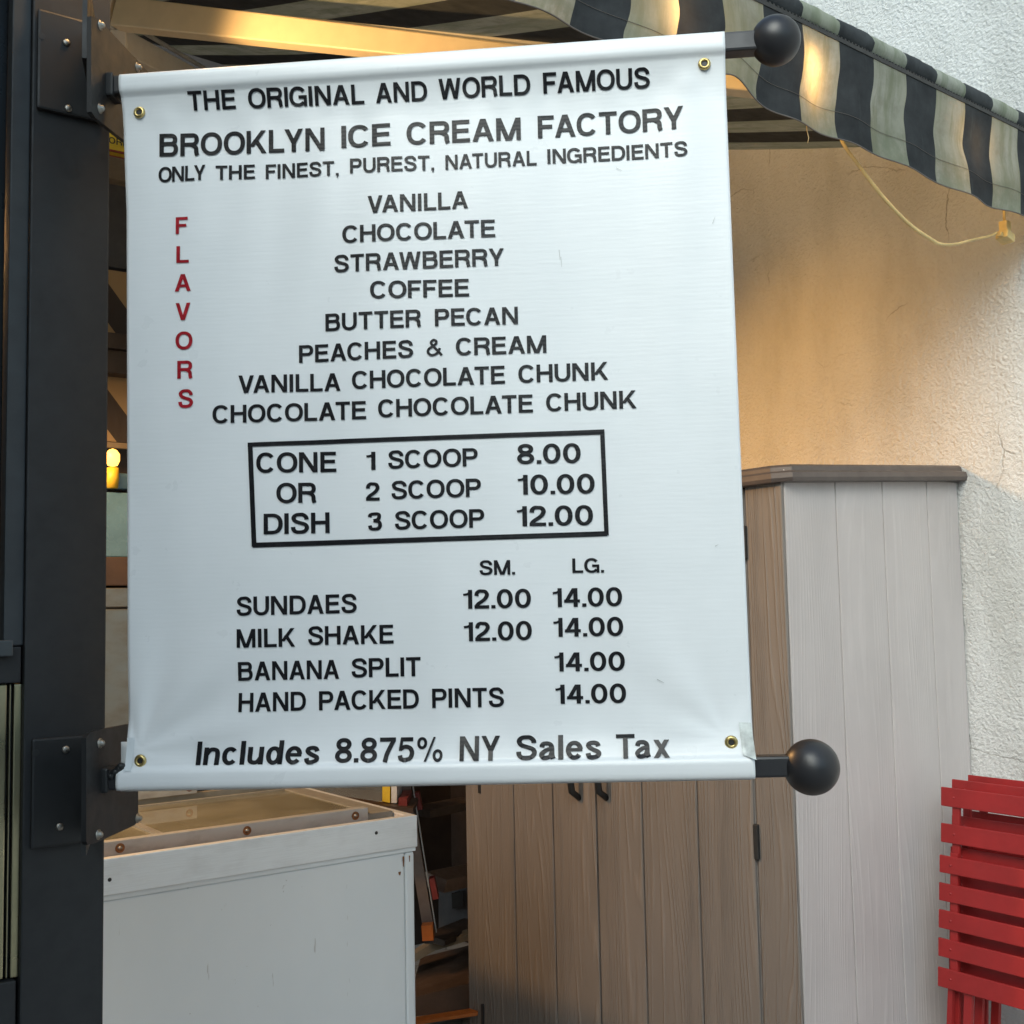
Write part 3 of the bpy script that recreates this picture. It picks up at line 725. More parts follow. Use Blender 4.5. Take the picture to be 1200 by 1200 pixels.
# yellow board with a line and lettering
mb, Tq, q = panel('', None, None, 60, 214, 150, 189, .12, .02)
yb = T('yellow_sign', 'yellow sign board with dark red line behind the left edge of the banner', 'sign', Tq @ Matrix.Translation((q[0], 0, q[2])))
part('board', mb, M['yellow'], yb, True)
mb, _, _ = panel('', None, None, 60, 214, 176.5, 179, .135, .004); part('line', mb, M['darkred'], yb, True)
mb, _, _ = panel('', None, None, 60, 214, 183.5, 185, .135, .004); part('line', mb, M['darkred'], yb, True)
YSIGN = (yb, Tq)
for (nm, lab, cat, mat, y0, y1, off, th) in (
    ('beige_shelf', 'beige shelf board below the yellow sign between column and banner', 'shelf', 'tan', 190, 216, .16, .10),
    ('dark_shutter', 'dark rolled shutter box under the beige shelf', 'shutter', 'greybox', 216, 318, .10, .10),
    ('wood_beam', 'dark brown wooden cross beam between column and banner', 'beam', 'dwood', 393, 411, .30, .08),
    ('lower_wood_beam', 'lower dark wooden beam just beneath the upper cross beam', 'beam', 'dwood', 413, 440, .28, .08),
    ('rail_pipe', 'thin pale rail above the glowing candle lamp', 'rail', 'tan', 519, 526, .34, .03),
    ('drinks_cooler', 'pale blue cooler top standing behind the column edge', 'cooler', 'paleblue', 560, 578, .50, .30),
    ('cooler_cabinet', 'pale blue cooler cabinet front under the cooler top', 'cooler', 'paleblue', 582, 655, .52, .30),
    ('wood_counter', 'brown wooden counter board above the perforated strip', 'counter', 'wood', 656, 688, .60, .40),
    ('perforated_strip', 'brown perforated steel strip above the creased metal sheet', 'strip', 'galv', 690, 712, .66, .30),
    ('metal_sheet', 'creased pale metal sheet lining the counter behind the column', 'panel', 'galv', 714, 856, .68, .28)):
    mb, Tq, q = panel('', None, None, 60, 214, y0, y1, off, th, .004)
    o = single(nm, mb, M[mat], Tq @ Matrix.Translation((q[0], 0, q[2])), lab, cat)
    if nm == 'metal_sheet':
        SHEET = (Tq, q)
# holes of the perforated strip
Tq = frame(W0 + UL * (s_back - .66), AR)
# striped cloth hanging behind
for (nm, lab, y0, y1, sg) in (('striped_cloth', 'tan and dark striped cloth panel above the wooden beams', 318, 392, 1), ('striped_cloth', 'tan and dark striped cloth panel below the wooden beams', 441, 518, 1)):
    mb, Tq, q = panel('', None, None, 60, 214, y0, y1, .22, .01)
    a = Mat('diagonal_cloth', (.3, .2, .1), .8); cc = a.co(rot=(0, R(38), 0))
    sx = a.n('ShaderNodeSeparateXYZ'); a.l(cc, sx.inputs[0])
    st = a.math('GREATER_THAN', a.math('FRACT', a.math('MULTIPLY', sx.outputs[0], 5.2)), .5)
    a.base(a.mix(st, (.045, .035, .03), (.36, .25, .13))); a.bump(a.noise(a.co(scale=(1, 1, .2)), 20, 3), .5, .01)
    single(nm, mb, a.m, Tq @ Matrix.Translation((q[0], 0, q[2])), lab, 'cloth')
# candle bulb
bp = atdepth(132, 537, 4.05)
cl = T('candle_lamp', 'small glowing amber lamp visible between column and banner', 'lamp', Matrix.Translation(bp))
mb = MB(); mb.lathe([(0, -.03), (.016, -.026), (.024, -.008), (.024, .014), (.014, .028), (0, .034)], Matrix.Identity(4), 18); part('bulb', mb, M['filament'], cl)
mb = MB(); mb.lathe([(0, -.105), (.019, -.105), (.022, -.07), (.021, -.034), (0, -.034)], Matrix.Identity(4), 14); part('socket', mb, M['yellow'], cl)
ld = bpy.data.lights.new('candle_light', 'POINT'); ld.energy = .5; ld.color = (1, .55, .2); ld.shadow_soft_size = .03
lo = bpy.data.objects.new('candle_light', ld); col.objects.link(lo); lo.parent = cl; lo.location = (.02, -.12, .03)

# ladder with orange foot, steps and red brackets
def D(px, py, Y=4.55): return atdepth(px, py, Y)
lad = T('step_ladder', 'folded step ladder with orange foot and red brackets beside the cabinet', 'ladder', Matrix.Translation(D(502, 1100)))
def bar(name, P, Q, wd, dp, mat):
    d = (Q - P).normalized(); s_ = d.cross(Vector((0, 1, 0))).normalized(); k_ = d.cross(s_)
    mb = MB(); V = []
    for X in (P, Q):
        for (a_, b_) in ((-1, -1), (1, -1), (1, 1), (-1, 1)): V.append(X + s_ * a_ * wd / 2 + k_ * b_ * dp / 2)
    mb.add(V, [(0, 1, 2, 3), (4, 5, 6, 7), (0, 1, 5, 4), (1, 2, 6, 5), (2, 3, 7, 6), (3, 0, 4, 7)])
    return part(name, mb, mat, lad, True)
bar('rail', D(468, 880), D(503, 1092), .040, .03, M['rail'])
bar('rail_edge', D(477.5, 880, 4.53), D(511.5, 1092, 4.53), .0035, .02, M['dullsteel'])
bar('foot', D(495, 1092, 4.50), D(508, 1091, 4.50), .055, .05, M['orange'])
bar('foot_pad', D(498, 1101, 4.50), D(508, 1101, 4.50), .02, .04, M['hinge'])
bar('bracket', D(488, 928), D(492, 948), .022, .05, M['redplastic'])
bar('bracket', D(506, 1028), D(511, 1052), .022, .05, M['redplastic'])
bar('step', D(492, 952, 4.6), D(552, 940, 4.9), .03, .10, M['dwood'])
bar('step', D(509, 1034, 4.6), D(556, 1024, 4.9), .05, .10, M['rail'])
bar('step', D(508, 1102, 4.6), D(556, 1082, 4.9), .022, .10, M['dwood'])
def slab(name, lab, cat, mat, pts, Y, th):
    P = [D(x, y, Y) for x, y in pts]; mb = MB(); mb.prism(P, Vector((0, 1, 0)), th)
    return single(name, mb, M[mat], Matrix.Translation(min(P, key=lambda v: v.z)), lab, cat)
slab('grey_bin', 'dark grey plastic bin behind the ladder beside the cabinet', 'bin', 'greybox', [(514, 1040), (560, 1028), (560, 1084), (514, 1096)], 5.0, .3)
slab('bin_handle', 'black square grip on the dark grey bin', 'grip', 'hinge', [(529, 1048), (543, 1044), (543, 1062), (530, 1065)], 4.97, .02)
slab('low_shelf', 'worn pale board lying below the ladder foot', 'board', 'tan', [(480, 1122), (505, 1106), (560, 1092), (560, 1099), (510, 1114), (480, 1131)], 4.66, .08)
slab('crate', 'brown wooden crate on the floor in the gap beside the cabinet', 'crate', 'wood', [(480, 1170), (560, 1150), (560, 1182), (480, 1192)], 4.40, .5)
slab('floor_strip', 'wooden threshold strip on the floor of the gap, orange lamplight in its colour', 'threshold', 'orange', [(470, 1200), (560, 1186), (560, 1190), (470, 1204)], 4.15, .05)  # warm orange light put into the strip's colour
slab('yellow_folder', 'yellow folder standing on end behind the freezer corner', 'folder', 'yellow', [(448, 905), (457, 905), (457, 941), (448, 939)], 4.35, .2)
slab('white_folder', 'white folder standing next to the yellow folder', 'folder', 'white', [(458.5, 905), (465, 905), (465, 941), (458.5, 941)], 4.35, .2)
slab('orange_folder', 'short red orange box next to the white folder', 'box', 'redplastic', [(467, 936), (477, 936), (477, 946), (467, 944)], 4.33, .2)
slab('folder_shelf', 'brown board carrying the upright folders behind the freezer', 'shelf', 'wood', [(380, 938), (484, 947), (484, 953), (380, 944)], 4.30, .3)
slab('clear_guard', 'clear plastic guard sheet standing behind the freezer lid', 'guard', 'sheet', [(270, 890), (447.5, 890), (447.5, 940), (270, 912)], 4.08, .006)

# ================================================================== DARK STOREFRONT AND COLUMN, LEFT
TPo = frame(P0, AR)
sf = T('storefront', 'dark charcoal metal storefront column and door frame at the left edge', 'storefront', TPo)
def colx(px, py): return (hit(px, py, P0, UL) - P0).dot(UR)
xcl = colx(31, 600)
mb = MB(); mb.box(xcl, 0, 0, .16, 0, 3.6, None, .0025); part('column', mb, M['post'], sf)
xm = colx(9, 500); 
zsill_t = hit(10, 757, P0, UL).z; zsill_b = hit(10, 801, P0, UL).z
mb = MB(); mb.box(xm, xcl - .0006, .006, .10, zsill_t, 3.6, None, .002); part('mullion', mb, m_dark('mullion_paint', (.024, .029, .033), .6), sf)
mb = MB(); mb.box(-.60, xcl - .003, .004, .10, zsill_b, zsill_t - .0015, None, .002); part('sill', mb, M['post'], sf)
mb = MB(); mb.box(-.60, colx(13, 760), -.012, .0035, hit(10, 769, P0, UL).z, hit(10, 750, P0, UL).z, None, .002); part('sill_cap', mb, m_dark('sill_cap_paint', (.035, .042, .046), .4), sf)
mb = MB(); mb.box(-2.6, xm - .001, .03, .05, zsill_t + .002, 3.6); part('glass', mb, M['glassdark'], sf)
gm = m_steel('reflection_tint_metal', (.42, .38, .24), .22, (1, 1, 1), .25)  # yellowish reflection put into the door metal's base colour
xr = colx(27.5, 900)
mb = MB(); mb.box(-1.0, xcl - .001, .055, .10, 0, zsill_b); part('door_leaf', mb, M['hinge'], sf)
for k, (a_, b_, dy, mt) in enumerate(((27, 17.5, .010, gm), (17.2, 14.6, .018, M['post']), (14.4, 12.6, .012, gm), (12.2, 9.8, .02, M['post']), (9.4, -30, .012, gm))):
    mb = MB(); mb.box(colx(b_, 900), colx(a_, 900), dy, dy + .03, hit(8, 1150, P0, UL).z, zsill_b - .002, None, .0015); part('door_profile', mb, mt, sf)
mb = MB(); mb.box(-2.6, xcl - .004, .004, .08, 0, hit(8, 1152, P0, UL).z, None, .002); part('kick_plate', mb, M['post'], sf)
mb = MB(); mb.box(-2.6, 0, 0, .3, 3.602, 4.3); part('upper_facade', mb, m_simple('upper_paint', (.05, .05, .05), .5), sf)

mb = MB(); mb.box(-.34, -.06, -.0, .3, 0, 6.4, Matrix.Translation((0, 0, 0))); 
SIDE_H = 3.0; sw0 = P0 - UR * .33
mb = MB(); mb.prism([Vector((sw0.x, sw0.y - .01, 0)), Vector((sw0.x - .4, sw0.y - .01, 0)), Vector((sw0.x - .4, -4.5, 0)), Vector((sw0.x, -4.5, 0))], UZ, SIDE_H)  # unseen wall added to shade the banner's left side
part('added_shade_wall', mb, m_simple('shade_wall_paint', (.06, .055, .05), .6), sf, True)

# ================================================================== BANNER SIGN
SA = R(-5.6)                                        # the sign's own plane
SX = Vector((math.cos(SA), math.sin(SA), 0)); SN = Vector((math.sin(SA), -math.cos(SA), 0))    # SN faces the camera
S0 = atdepth(145, 500, 1.47)
def sp_(px, py, off=0.0): return hit(px, py, S0 + SN * off, SN)
S_left = sp_(145, 900); S_org = Vector((S_left.x, S_left.y, sp_(500, 920).z))
TS = Matrix((SX, -SN, UZ)).transposed().to_4x4(); TS.translation = S_org       # local x along, y away from camera, z up
TSi = TS.inverted()
sg = T('banner_sign', 'white vinyl ice cream menu banner hung between two black bars', 'sign', TS)
def interp(tab, y):
    if y <= tab[0][0]: return tab[0][1]
    for (a0, b0), (a1, b1) in zip(tab, tab[1:]):
        if y <= a1: return b0 + (b1 - b0) * (y - a0) / (a1 - a0)
    return tab[-1][1]
LEFT = [(90, 144.5), (170, 146), (250, 149), (500, 150), (850, 150.5), (896, 150), (903, 142), (927, 141)]
def swell(s, z, hz):
    """cloth relief towards the camera in metres; s along, z height above the sign's base, hz the sign's height"""
    top = hz - z
    k = .0045 * math.sin(s * 6.0 + 1.0) * math.sin(math.pi * min(1, max(0, z / hz)))
    k += .0036 * noise.noise(Vector((s * 8 + z * 1.1, z * 1.5, 1.3))) + .0016 * noise.noise(Vector((s * 17 - z * 2, z * 2.4, 6.1)))
    # puckers hanging from the top sleeve
    k += .0022 * math.exp(-((top - .052) / .022) ** 2) * noise.noise(Vector((s * 30, 0, 4))) * 1.5
    k += .0016 * math.exp(-max(0, top - .05) / .16) * noise.noise(Vector((s * 16, top * 3, 8)))
    # pulls running up from the lower left and right corners
    for (cx_, sgn, am) in ((.02, 1, .0024), (.74, -1, .0006)):
        dx = (s - cx_) * sgn; r = math.hypot(dx, z - .05); an = math.atan2(z - .05, dx)
        k += am * math.exp(-((r - .10) / .09) ** 2) * math.sin(an * 9.0)
    k += .0012 * math.exp(-z / .12) * noise.noise(Vector((s * 22, z * 6, 3)))
    return k
NU, NVv = 200, 190
RR = .0150
def edge_t(a): return 90 + (40 - 90) * a          # top edge row in the photo at column a
def edge_b(a): return 927 + (913 - 927) * a
def surf(a, b):
    """a,b in 0..1 -> point on the flat sign plane"""
    yl = 90 + 837 * b; yr = 40 + 873 * b
    xl = interp(LEFT, yl); xr_ = 848 + 36 * b
    return TSi @ sp_(xl + (xr_ - xl) * a, yl + (yr - yl) * a)
HZ = .86
def relief(p, a, bz_top, bz_bot):
    s = p.x; z = p.z; top = bz_top - z; bot = z - bz_bot
    r = swell(s, bot, bz_top - bz_bot) 
    fade = min(1, max(0, (top - .025) / .04)) * min(1, max(0, (bot - .022) / .04)); fade = fade * fade * (3 - 2 * fade); r *= fade
    for d in (top, bot):
        if d < RR * 2:
            q = abs(d - RR) / RR; r = max(r, RR * max(0, 1 - q ** 3.4) ** (1 / 3.4))
        if RR <= d < .095:
            u = (d - RR) / (.095 - RR); r = max(r, r * u + RR * (1 - u) ** 2.4)
    return r
rows = []
for j in range(NVv):
    u = j / (NVv - 1)
    b = u
    # denser rows at both sleeves
    b = .5 - .5 * math.cos(math.pi * (.5 - .5 * math.cos(math.pi * u))) if False else (u + .55 * (math.sin(2 * math.pi * u) * -1) / (2 * math.pi))
    row = []
    for i in range(NU):
        a_ = i / (NU - 1); p = surf(a_, b); bt = surf(a_, 0).z; bb = surf(a_, 1).z
        row.append(Vector((p.x, -relief(p, a_, bt, bb), p.z)))
    rows.append(row)
mb = MB(); mb.grid(rows, NU, NVv)
# back half of both sleeves
for top in (True, False):
    rb = []
    for k in range(9):
        an = math.pi * k / 8; row = []
        for i in range(0, NU, 3):
            a_ = i / (NU - 1); p = surf(a_, 0 if top else 1)
            zc = p.z - RR if top else p.z + RR
            cs, sn = math.cos(an), math.sin(an); row.append(Vector((p.x, RR * abs(sn) ** (2 / 3.4), zc + RR * math.copysign(abs(cs) ** (2 / 3.4), cs))))
        rb.append(row)
    mb.grid(rb, len(rb[0]), 9)
    # flap welded behind
    fl = []
    for k in range(5):
        row = []
        for i in range(0, NU, 3):
            a_ = i / (NU - 1); p = surf(a_, 0 if top else 1); d = (RR * 2 + k / 4 * .03) 
            row.append(Vector((p.x, .002 if k else .001, p.z - d if top else p.z + d)))
        fl.append(row)
    mb.grid(fl, len(fl[0]), 5)
ban = part('banner', mb, M['vinyl'], sg, fix=False)
sol = ban.modifiers.new('thickness', 'SOLIDIFY'); sol.thickness = .0007; sol.offset = 1
def onban(px, py, off=.0011):
    p = TSi @ sp_(px, py)
    # find the sleeve lines at this column
    xa = (p.x - surf(0, .5).x) / (surf(1, .5).x - surf(0, .5).x); xa = min(1, max(0, xa))
    bt = surf(xa, 0).z; bb = surf(xa, 1).z
    return Vector((p.x, -relief(p, xa, bt, bb) - off, p.z)), (bt, bb)

# ---- lettering: strokes of a plain grotesque
WX, WY = .204, .168
v, h = WX / 2, WY / 2
def se(cx, cy, rx, ry, a0, a1, n=2.35, st=16):
    out = []
    for k in range(st + 1):
        t = R(a0 + (a1 - a0) * k / st); c_, s_ = math.cos(t), math.sin(t)
        out.append((cx + rx * math.copysign(abs(c_) ** (2 / n), c_), cy + ry * math.copysign(abs(s_) ** (2 / n), s_)))
    return out
def cat(P, n=6, closed=False):
    P = [Vector((x, y, 0)) for x, y in P]
    return [(p.x, p.y) for p in smooth(P, n)]
def rect(x0, y0, x1, y1): return ('q', [(x0, y0), (x1, y0), (x1, y1), (x0, y1)])
def diag(x0, y0, x1, y1, w_=None):
    w_ = (w_ or WX * 1.07) / 2; return ('q', [(x0 - w_, y0), (x0 + w_, y0), (x1 + w_, y1), (x1 - w_, y1)])
def st(P, wx=None, wy=None, closed=False): return ('s', P, wx or WX, wy or WY, closed)
def bowl(x0, xr_, y0, y1, rx=None):
    ym = (y0 + y1) / 2; ry = (y1 - y0) / 2 - h; rx = rx or min(ry * 1.02, xr_ - v - x0 - .02); xc = xr_ - v - rx
    return st([(x0, y1 - h)] + se(xc, ym, rx, ry, 90, -90, 2.3) + [(x0, y0 + h)])
HD = WX * 1.10
def glyph(ch):
    X = .74
    if ch == 'A': W = .93; return W, [diag(HD / 2, 0, W / 2 - .012, 1), diag(W - HD / 2, 0, W / 2 + .012, 1), rect(W * .21, .235, W * .79, .235 + WY * .95)]
    if ch == 'B': W = .86; return W, [rect(0, 0, WX, 1), bowl(WX * .9, W - .04, .47, 1.0), bowl(WX * .9, W, 0, .47 + WY)]
    if ch == 'C': W = .93; return W, [st(se(W / 2, .5, W / 2 - v, .51 - h, 36, 324, 2.25, 30))]
    if ch == 'D': W = .90; return W, [rect(0, 0, WX, 1), bowl(WX * .9, W, 0, 1, W * .44)]
    if ch == 'E': W = .78; return W, [rect(0, 0, WX, 1), rect(WX * .95, 0, W, WY), rect(WX * .95, 1 - WY, W - .02, 1), rect(WX * .95, .44, W - .06, .44 + WY)]
    if ch == 'F': W = .73; return W, [rect(0, 0, WX, 1), rect(WX * .95, 1 - WY, W, 1), rect(WX * .95, .42, W - .08, .42 + WY)]
    if ch == 'G': W = .97; return W, [st(se(W / 2 - .01, .5, W / 2 - v, .51 - h, 36, 322, 2.25, 30)), rect(W * .52, .40, W, .40 + WY), rect(W - WX * .88, 0, W, .41)]
    if ch == 'H': W = .88; return W, [rect(0, 0, WX, 1), rect(W - WX, 0, W, 1), rect(WX * .95, .435, W - WX * .95, .435 + WY)]
    if ch == 'I': return WX, [rect(0, 0, WX, 1)]
    if ch == 'K': W = .93; return W, [rect(0, 0, WX, 1), diag(WX + .02, .30, W - HD / 2 - .03, 1, HD * 1.02), diag(W - HD / 2, 0, .42, .60, HD)]
    if ch == 'L': W = .71; return W, [rect(0, 0, WX, 1), rect(WX * .95, 0, W, WY)]
    if ch == 'M': W = 1.06; return W, [rect(0, 0, WX * .94, 1), rect(W - WX * .94, 0, W, 1), diag(W / 2 - .03, 0, HD / 2 + .0, 1, HD * .95), diag(W / 2 + .03, 0, W - HD / 2, 1, HD * .95)]
    if ch == 'N': W = .89; return W, [rect(0, 0, WX * .96, 1), rect(W - WX * .96, 0, W, 1), diag(W - HD / 2 - .0, 0, HD / 2, 1, HD * 1.05)]
    if ch == 'O': W = .99; return W, [st(se(W / 2, .5, W / 2 - v, .51 - h, 0, 360, 2.2, 40)[:-1], closed=True)]
    if ch == 'P': W = .82; return W, [rect(0, 0, WX, 1), bowl(WX * .9, W, .385, 1)]
    if ch == 'R': W = .88; return W, [rect(0, 0, WX, 1), bowl(WX * .9, W - .02, .42, 1), st(cat([(.45, .42 + h), (.60, .45), (W - v - .05, .34), (W - v - .03, .16), (W - v + .0, .04), (W - v + .015, 0)]))]
    if ch == 'S': W = .84; return W, [st(cat([(W - v - .005, .68), (W - v - .03, .80), (W / 2 + .15, .915), (W / 2, 1 - h + .01), (W / 2 - .17, .905), (v + .035, .81), (v + .035, .70), (v + .12, .60), (W / 2, .525), (W - v - .10, .455), (W - v, .35), (W - v, .23), (W - v - .11, .11), (W / 2, h - .01), (W / 2 - .2, .10), (v + .02, .20), (v, .33)], 4))]
    if ch == 'T': W = .80; return W, [rect(0, 1 - WY, W, 1), rect(W / 2 - v, 0, W / 2 + v, 1 - WY * .95)]
    if ch == 'U': W = .87; return W, [st([(v, 1), (v, .40)] + se(W / 2, .39, W / 2 - v, .39 - h + .01, 180, 360, 2.25, 18) + [(W - v, 1)])]
    if ch == 'V': W = .88; return W, [diag(W / 2 - .012, 0, HD / 2, 1), diag(W / 2 + .012, 0, W - HD / 2, 1)]
    if ch == 'W': W = 1.25; q = .325; return W, [diag(q - .01, 0, HD / 2, 1, HD * .9), diag(q + .01, 0, W / 2 - .01, 1, HD * .9), diag(W - q - .01, 0, W / 2 + .01, 1, HD * .9), diag(W - q + .01, 0, W - HD / 2, 1, HD * .9)]
    if ch == 'Y': W = .87; return W, [rect(W / 2 - v, 0, W / 2 + v, .42), diag(W / 2, .38, HD / 2, 1), diag(W / 2, .38, W - HD / 2, 1)]
    if ch == '&': W = .90; return W, [st(cat([(.84, .02), (.66, .24), (.32, .64), (.27, .80), (.40, .92), (.54, .84), (.52, .70), (.38, .58), (.15, .42), (.09, .24), (.20, .09), (.38, .06), (.58, .16), (.74, .44)]), .145, .135)]
    if ch == ',': return .17, [rect(0, 0, WX, .17), diag(WX * .45, -.15, WX * .75, .01, .08)]
    if ch == '.': return .17, [rect(0, 0, WX, .175)]
    if ch == '0': W = .78; return W, [st(se(W / 2, .5, W / 2 - v, .505 - h, 0, 360, 2.15, 36)[:-1], closed=True)]
    if ch == '1': W = .44; return W, [rect(W - WX, 0, W, .99), st(cat([(W - WX * .6, .86), (W - WX * 1.15, .77), (.0, .735)]), .12, .115)]
    if ch == '2': W = .72; return W, [st(cat([(v, .67), (v + .03, .82), (W / 2 - .12, .915), (W / 2, 1 - h), (W - v - .09, .89), (W - v, .74), (W - v - .05, .58), (.44, .43), (.20, .26), (.10, .12)], 5)), rect(0, 0, W, WY)]
    if ch == '3': W = .74; return W, [st(cat([(v, .74), (v + .05, .87), (W / 2, 1 - h), (W - v - .07, .89), (W - v - .04, .745), (W - v - .12, .60), (.30, .545)], 5)), st(cat([(.30, .535), (W - .2, .50), (W - v, .39), (W - v, .24), (W - v - .09, .12), (W / 2 - .01, h), (v + .06, .12), (v, .28)], 5))]
    if ch == '4': W = .77; return W, [rect(W - WX - .11, 0, W - .11, .98), rect(0, .225, W, .225 + WY * .95), diag(.085, .24, W - WX - .07, .98, HD * .95)]
    if ch == '5': W = .74; return W, [rect(.13, 1 - WY, W - .06, 1), ('q', [(.035, .45), (.185, .45), (.245, .99), (.12, .99)]), st(cat([(.10, .50), (.24, .59), (W / 2 + .03, .61), (W - v - .07, .53), (W - v, .34), (W - v - .09, .14), (W / 2 - .03, h), (v + .05, .12), (v, .26)], 5))]
    if ch == '7': W = .72; return W, [rect(0, 1 - WY, W, 1), st(cat([(W - .09, .90), (.47, .60), (.33, .30), (.26, 0)]))]
    if ch == '8': W = .76; return W, [st(se(W / 2, .745, W / 2 - v - .035, .255 - h + .01, 0, 360, 2.1, 30)[:-1], closed=True), st(se(W / 2, .275, W / 2 - v, .285 - h, 0, 360, 2.1, 30)[:-1], closed=True)]
    if ch == '%': W = 1.18; return W, [st(se(.24, .75, .16, .19, 0, 360, 2.1, 22)[:-1], .13, .12, True), st(se(W - .24, .24, .16, .19, 0, 360, 2.1, 22)[:-1], .13, .12, True), diag(.38, 0, W - .38, 1, .10)]
    if ch == 'a': W = .68; return W, [st(cat([(v + .01, .50), (v + .06, .63), (W / 2 - .01, X - h), (W - v - .13, .62), (W - v - .06, .50), (W - v - .05, .20), (W - v, .03)])), st(cat([(W - v - .08, .44), (.30, .38), (v, .22), (v + .06, .09), (.29, h - .01), (W - v - .12, .14), (W - v - .07, .26)]))]
    if ch == 'c': W = .68; return W, [st(se(W / 2, X / 2, W / 2 - v, X / 2 + .01 - h, 40, 320, 2.1, 24))]
    if ch == 'd': W = .72; return W, [rect(W - WX, 0, W, 1), st(se(W / 2 - .03, X / 2, W / 2 - v - .03, X / 2 + .01 - h, 0, 360, 2.1, 30)[:-1], closed=True)]
    if ch == 'e': W = .70; return W, [st(se(W / 2, X / 2, W / 2 - v, X / 2 + .01 - h, 6, 322, 2.1, 26)), rect(WX * .8, .315, W - .02, .315 + WY * .85)]
    if ch == 'l': return WX, [rect(0, 0, WX, 1)]
    if ch == 'n': W = .68; return W, [rect(0, 0, WX, X), st(cat([(v, .42), (.22, .60), (W / 2 + .03, X - h), (W - v - .04, .60), (W - v, .44), (W - v, .2), (W - v, 0)]))]
    if ch == 'u': W = .68; return W, [rect(W - WX, 0, W, X), st(cat([(v, X), (v, .5), (v, .30), (v + .04, .14), (W / 2 - .03, h), (.46, .14), (W - v, .32)]))]
    if ch == 's': W = .64; return W, [st(cat([(W - v - .01, .52), (W - v - .07, .63), (W / 2, X - h + .01), (v + .05, .62), (v + .04, .50), (W / 2 - .02, .39), (W - v - .02, .28), (W - v - .02, .15), (W / 2, h - .01), (v + .05, .10), (v, .24)], 5))]
    if ch == 'x': W = .70; return W, [diag(HD / 2, 0, W - HD / 2 - .01, X), diag(W - HD / 2, 0, HD / 2 + .01, X)]
    return .3, []
def strokequads(P, wx, wy, closed):
    N = len(P); L = []
    for i in range(N):
        if closed: A, Bq = P[i - 1], P[(i + 1) % N]
        else: A, Bq = P[max(i - 1, 0)], P[min(i + 1, N - 1)]
        dx, dy = Bq[0] - A[0], Bq[1] - A[1]; q = math.hypot(dx, dy) or 1
        nx, ny = -dy / q, dx / q; L.append(((P[i][0] + nx * wx / 2, P[i][1] + ny * wy / 2), (P[i][0] - nx * wx / 2, P[i][1] - ny * wy / 2)))
    return L
GAP = .105
def word(text, xl, yl, xr_, yr, cap, name='lettering', mat=None, parent=None, shear=0.0, place=None):
    gl = [glyph(c_) for c_ in text]
    def kern(a_, b_):
        return {'AT': -.09, 'TA': -.09, 'VA': -.14, 'AV': -.14, 'LA': -.02, 'LY': -.10, 'LT': -.08, 'RY': -.04, 'FA': -.07, 'AC': -.02, 'LC': 0, 'Ta': -.10, 'AW': -.10, 'CH': 0, 'PA': -.06, '1.': .04, '11': .03}.get(a_ + b_, 0) + (.035 if a_ in 'IHNMl' and b_ in 'IHNLKMEBRPDFl' else 0) - (.03 if a_ in 'OCD' or b_ in 'OCG' else 0)
    nat = sum(g_[0] for g_ in gl) + sum(GAP + kern(text[i], text[i + 1]) for i in range(len(text) - 1))
    A, Bp = sp_(xl, yl), sp_(xr_, yr); Wm = (Bp - A).length; hm = cap / FPX * A.y * 1.0
    want = Wm / hm; ratio = want / nat
    sx = min(1.13, max(.88, ratio)); extra = 0
    if len(text) > 1: extra = (want - nat * sx) / (len(text) - 1)
    elif ratio: sx = ratio
    mb = MB(); x = 0; lift = 0
    def put(gx, gy, off):
        # glyph space -> photo row/column on the sign plane
        fx_ = gx / want; q = A.lerp(Bp, fx_) + UZ * (gy * hm) + SX * (shear * gy * hm)
        p = TSi @ q
        xa = min(1, max(0, (p.x - XA0) / (XA1 - XA0))); bt = BT0 + (BT1 - BT0) * xa; bb = BB0 + (BB1 - BB0) * xa
        return Vector((p.x, -relief(p, xa, bt, bb) - .0011 - off, p.z))
    for i, (W_, S_) in enumerate(gl):
        lift = 0
        for pr in S_:
            lift += .00003
            if pr[0] == 'q':
                P = pr[1]; V = [put(x + a_ * sx, b_, lift) for a_, b_ in P]; mb.add(V, [(0, 1, 2, 3)])
            else:
                L = strokequads(pr[1], pr[2], pr[3], pr[4]); V = []
                for (p1, p2) in L: V += [put(x + p1[0] * sx, p1[1], lift), put(x + p2[0] * sx, p2[1], lift)]
                n_ = len(L); F = [(2 * k, 2 * k + 1, 2 * k + 3, 2 * k + 2) for k in range(n_ - 1)]
                if pr[4]: F.append((2 * n_ - 2, 2 * n_ - 1, 1, 0))
                mb.add(V, F)
        x += W_ * sx + extra
        if i < len(text) - 1: x += (GAP + kern(text[i], text[i + 1])) * sx
    return mb
XA0, XA1 = surf(0, .5).x, surf(1, .5).x
BT0, BT1, BB0, BB1 = surf(0, 0).z, surf(1, 0).z, surf(0, 1).z, surf(1, 1).z
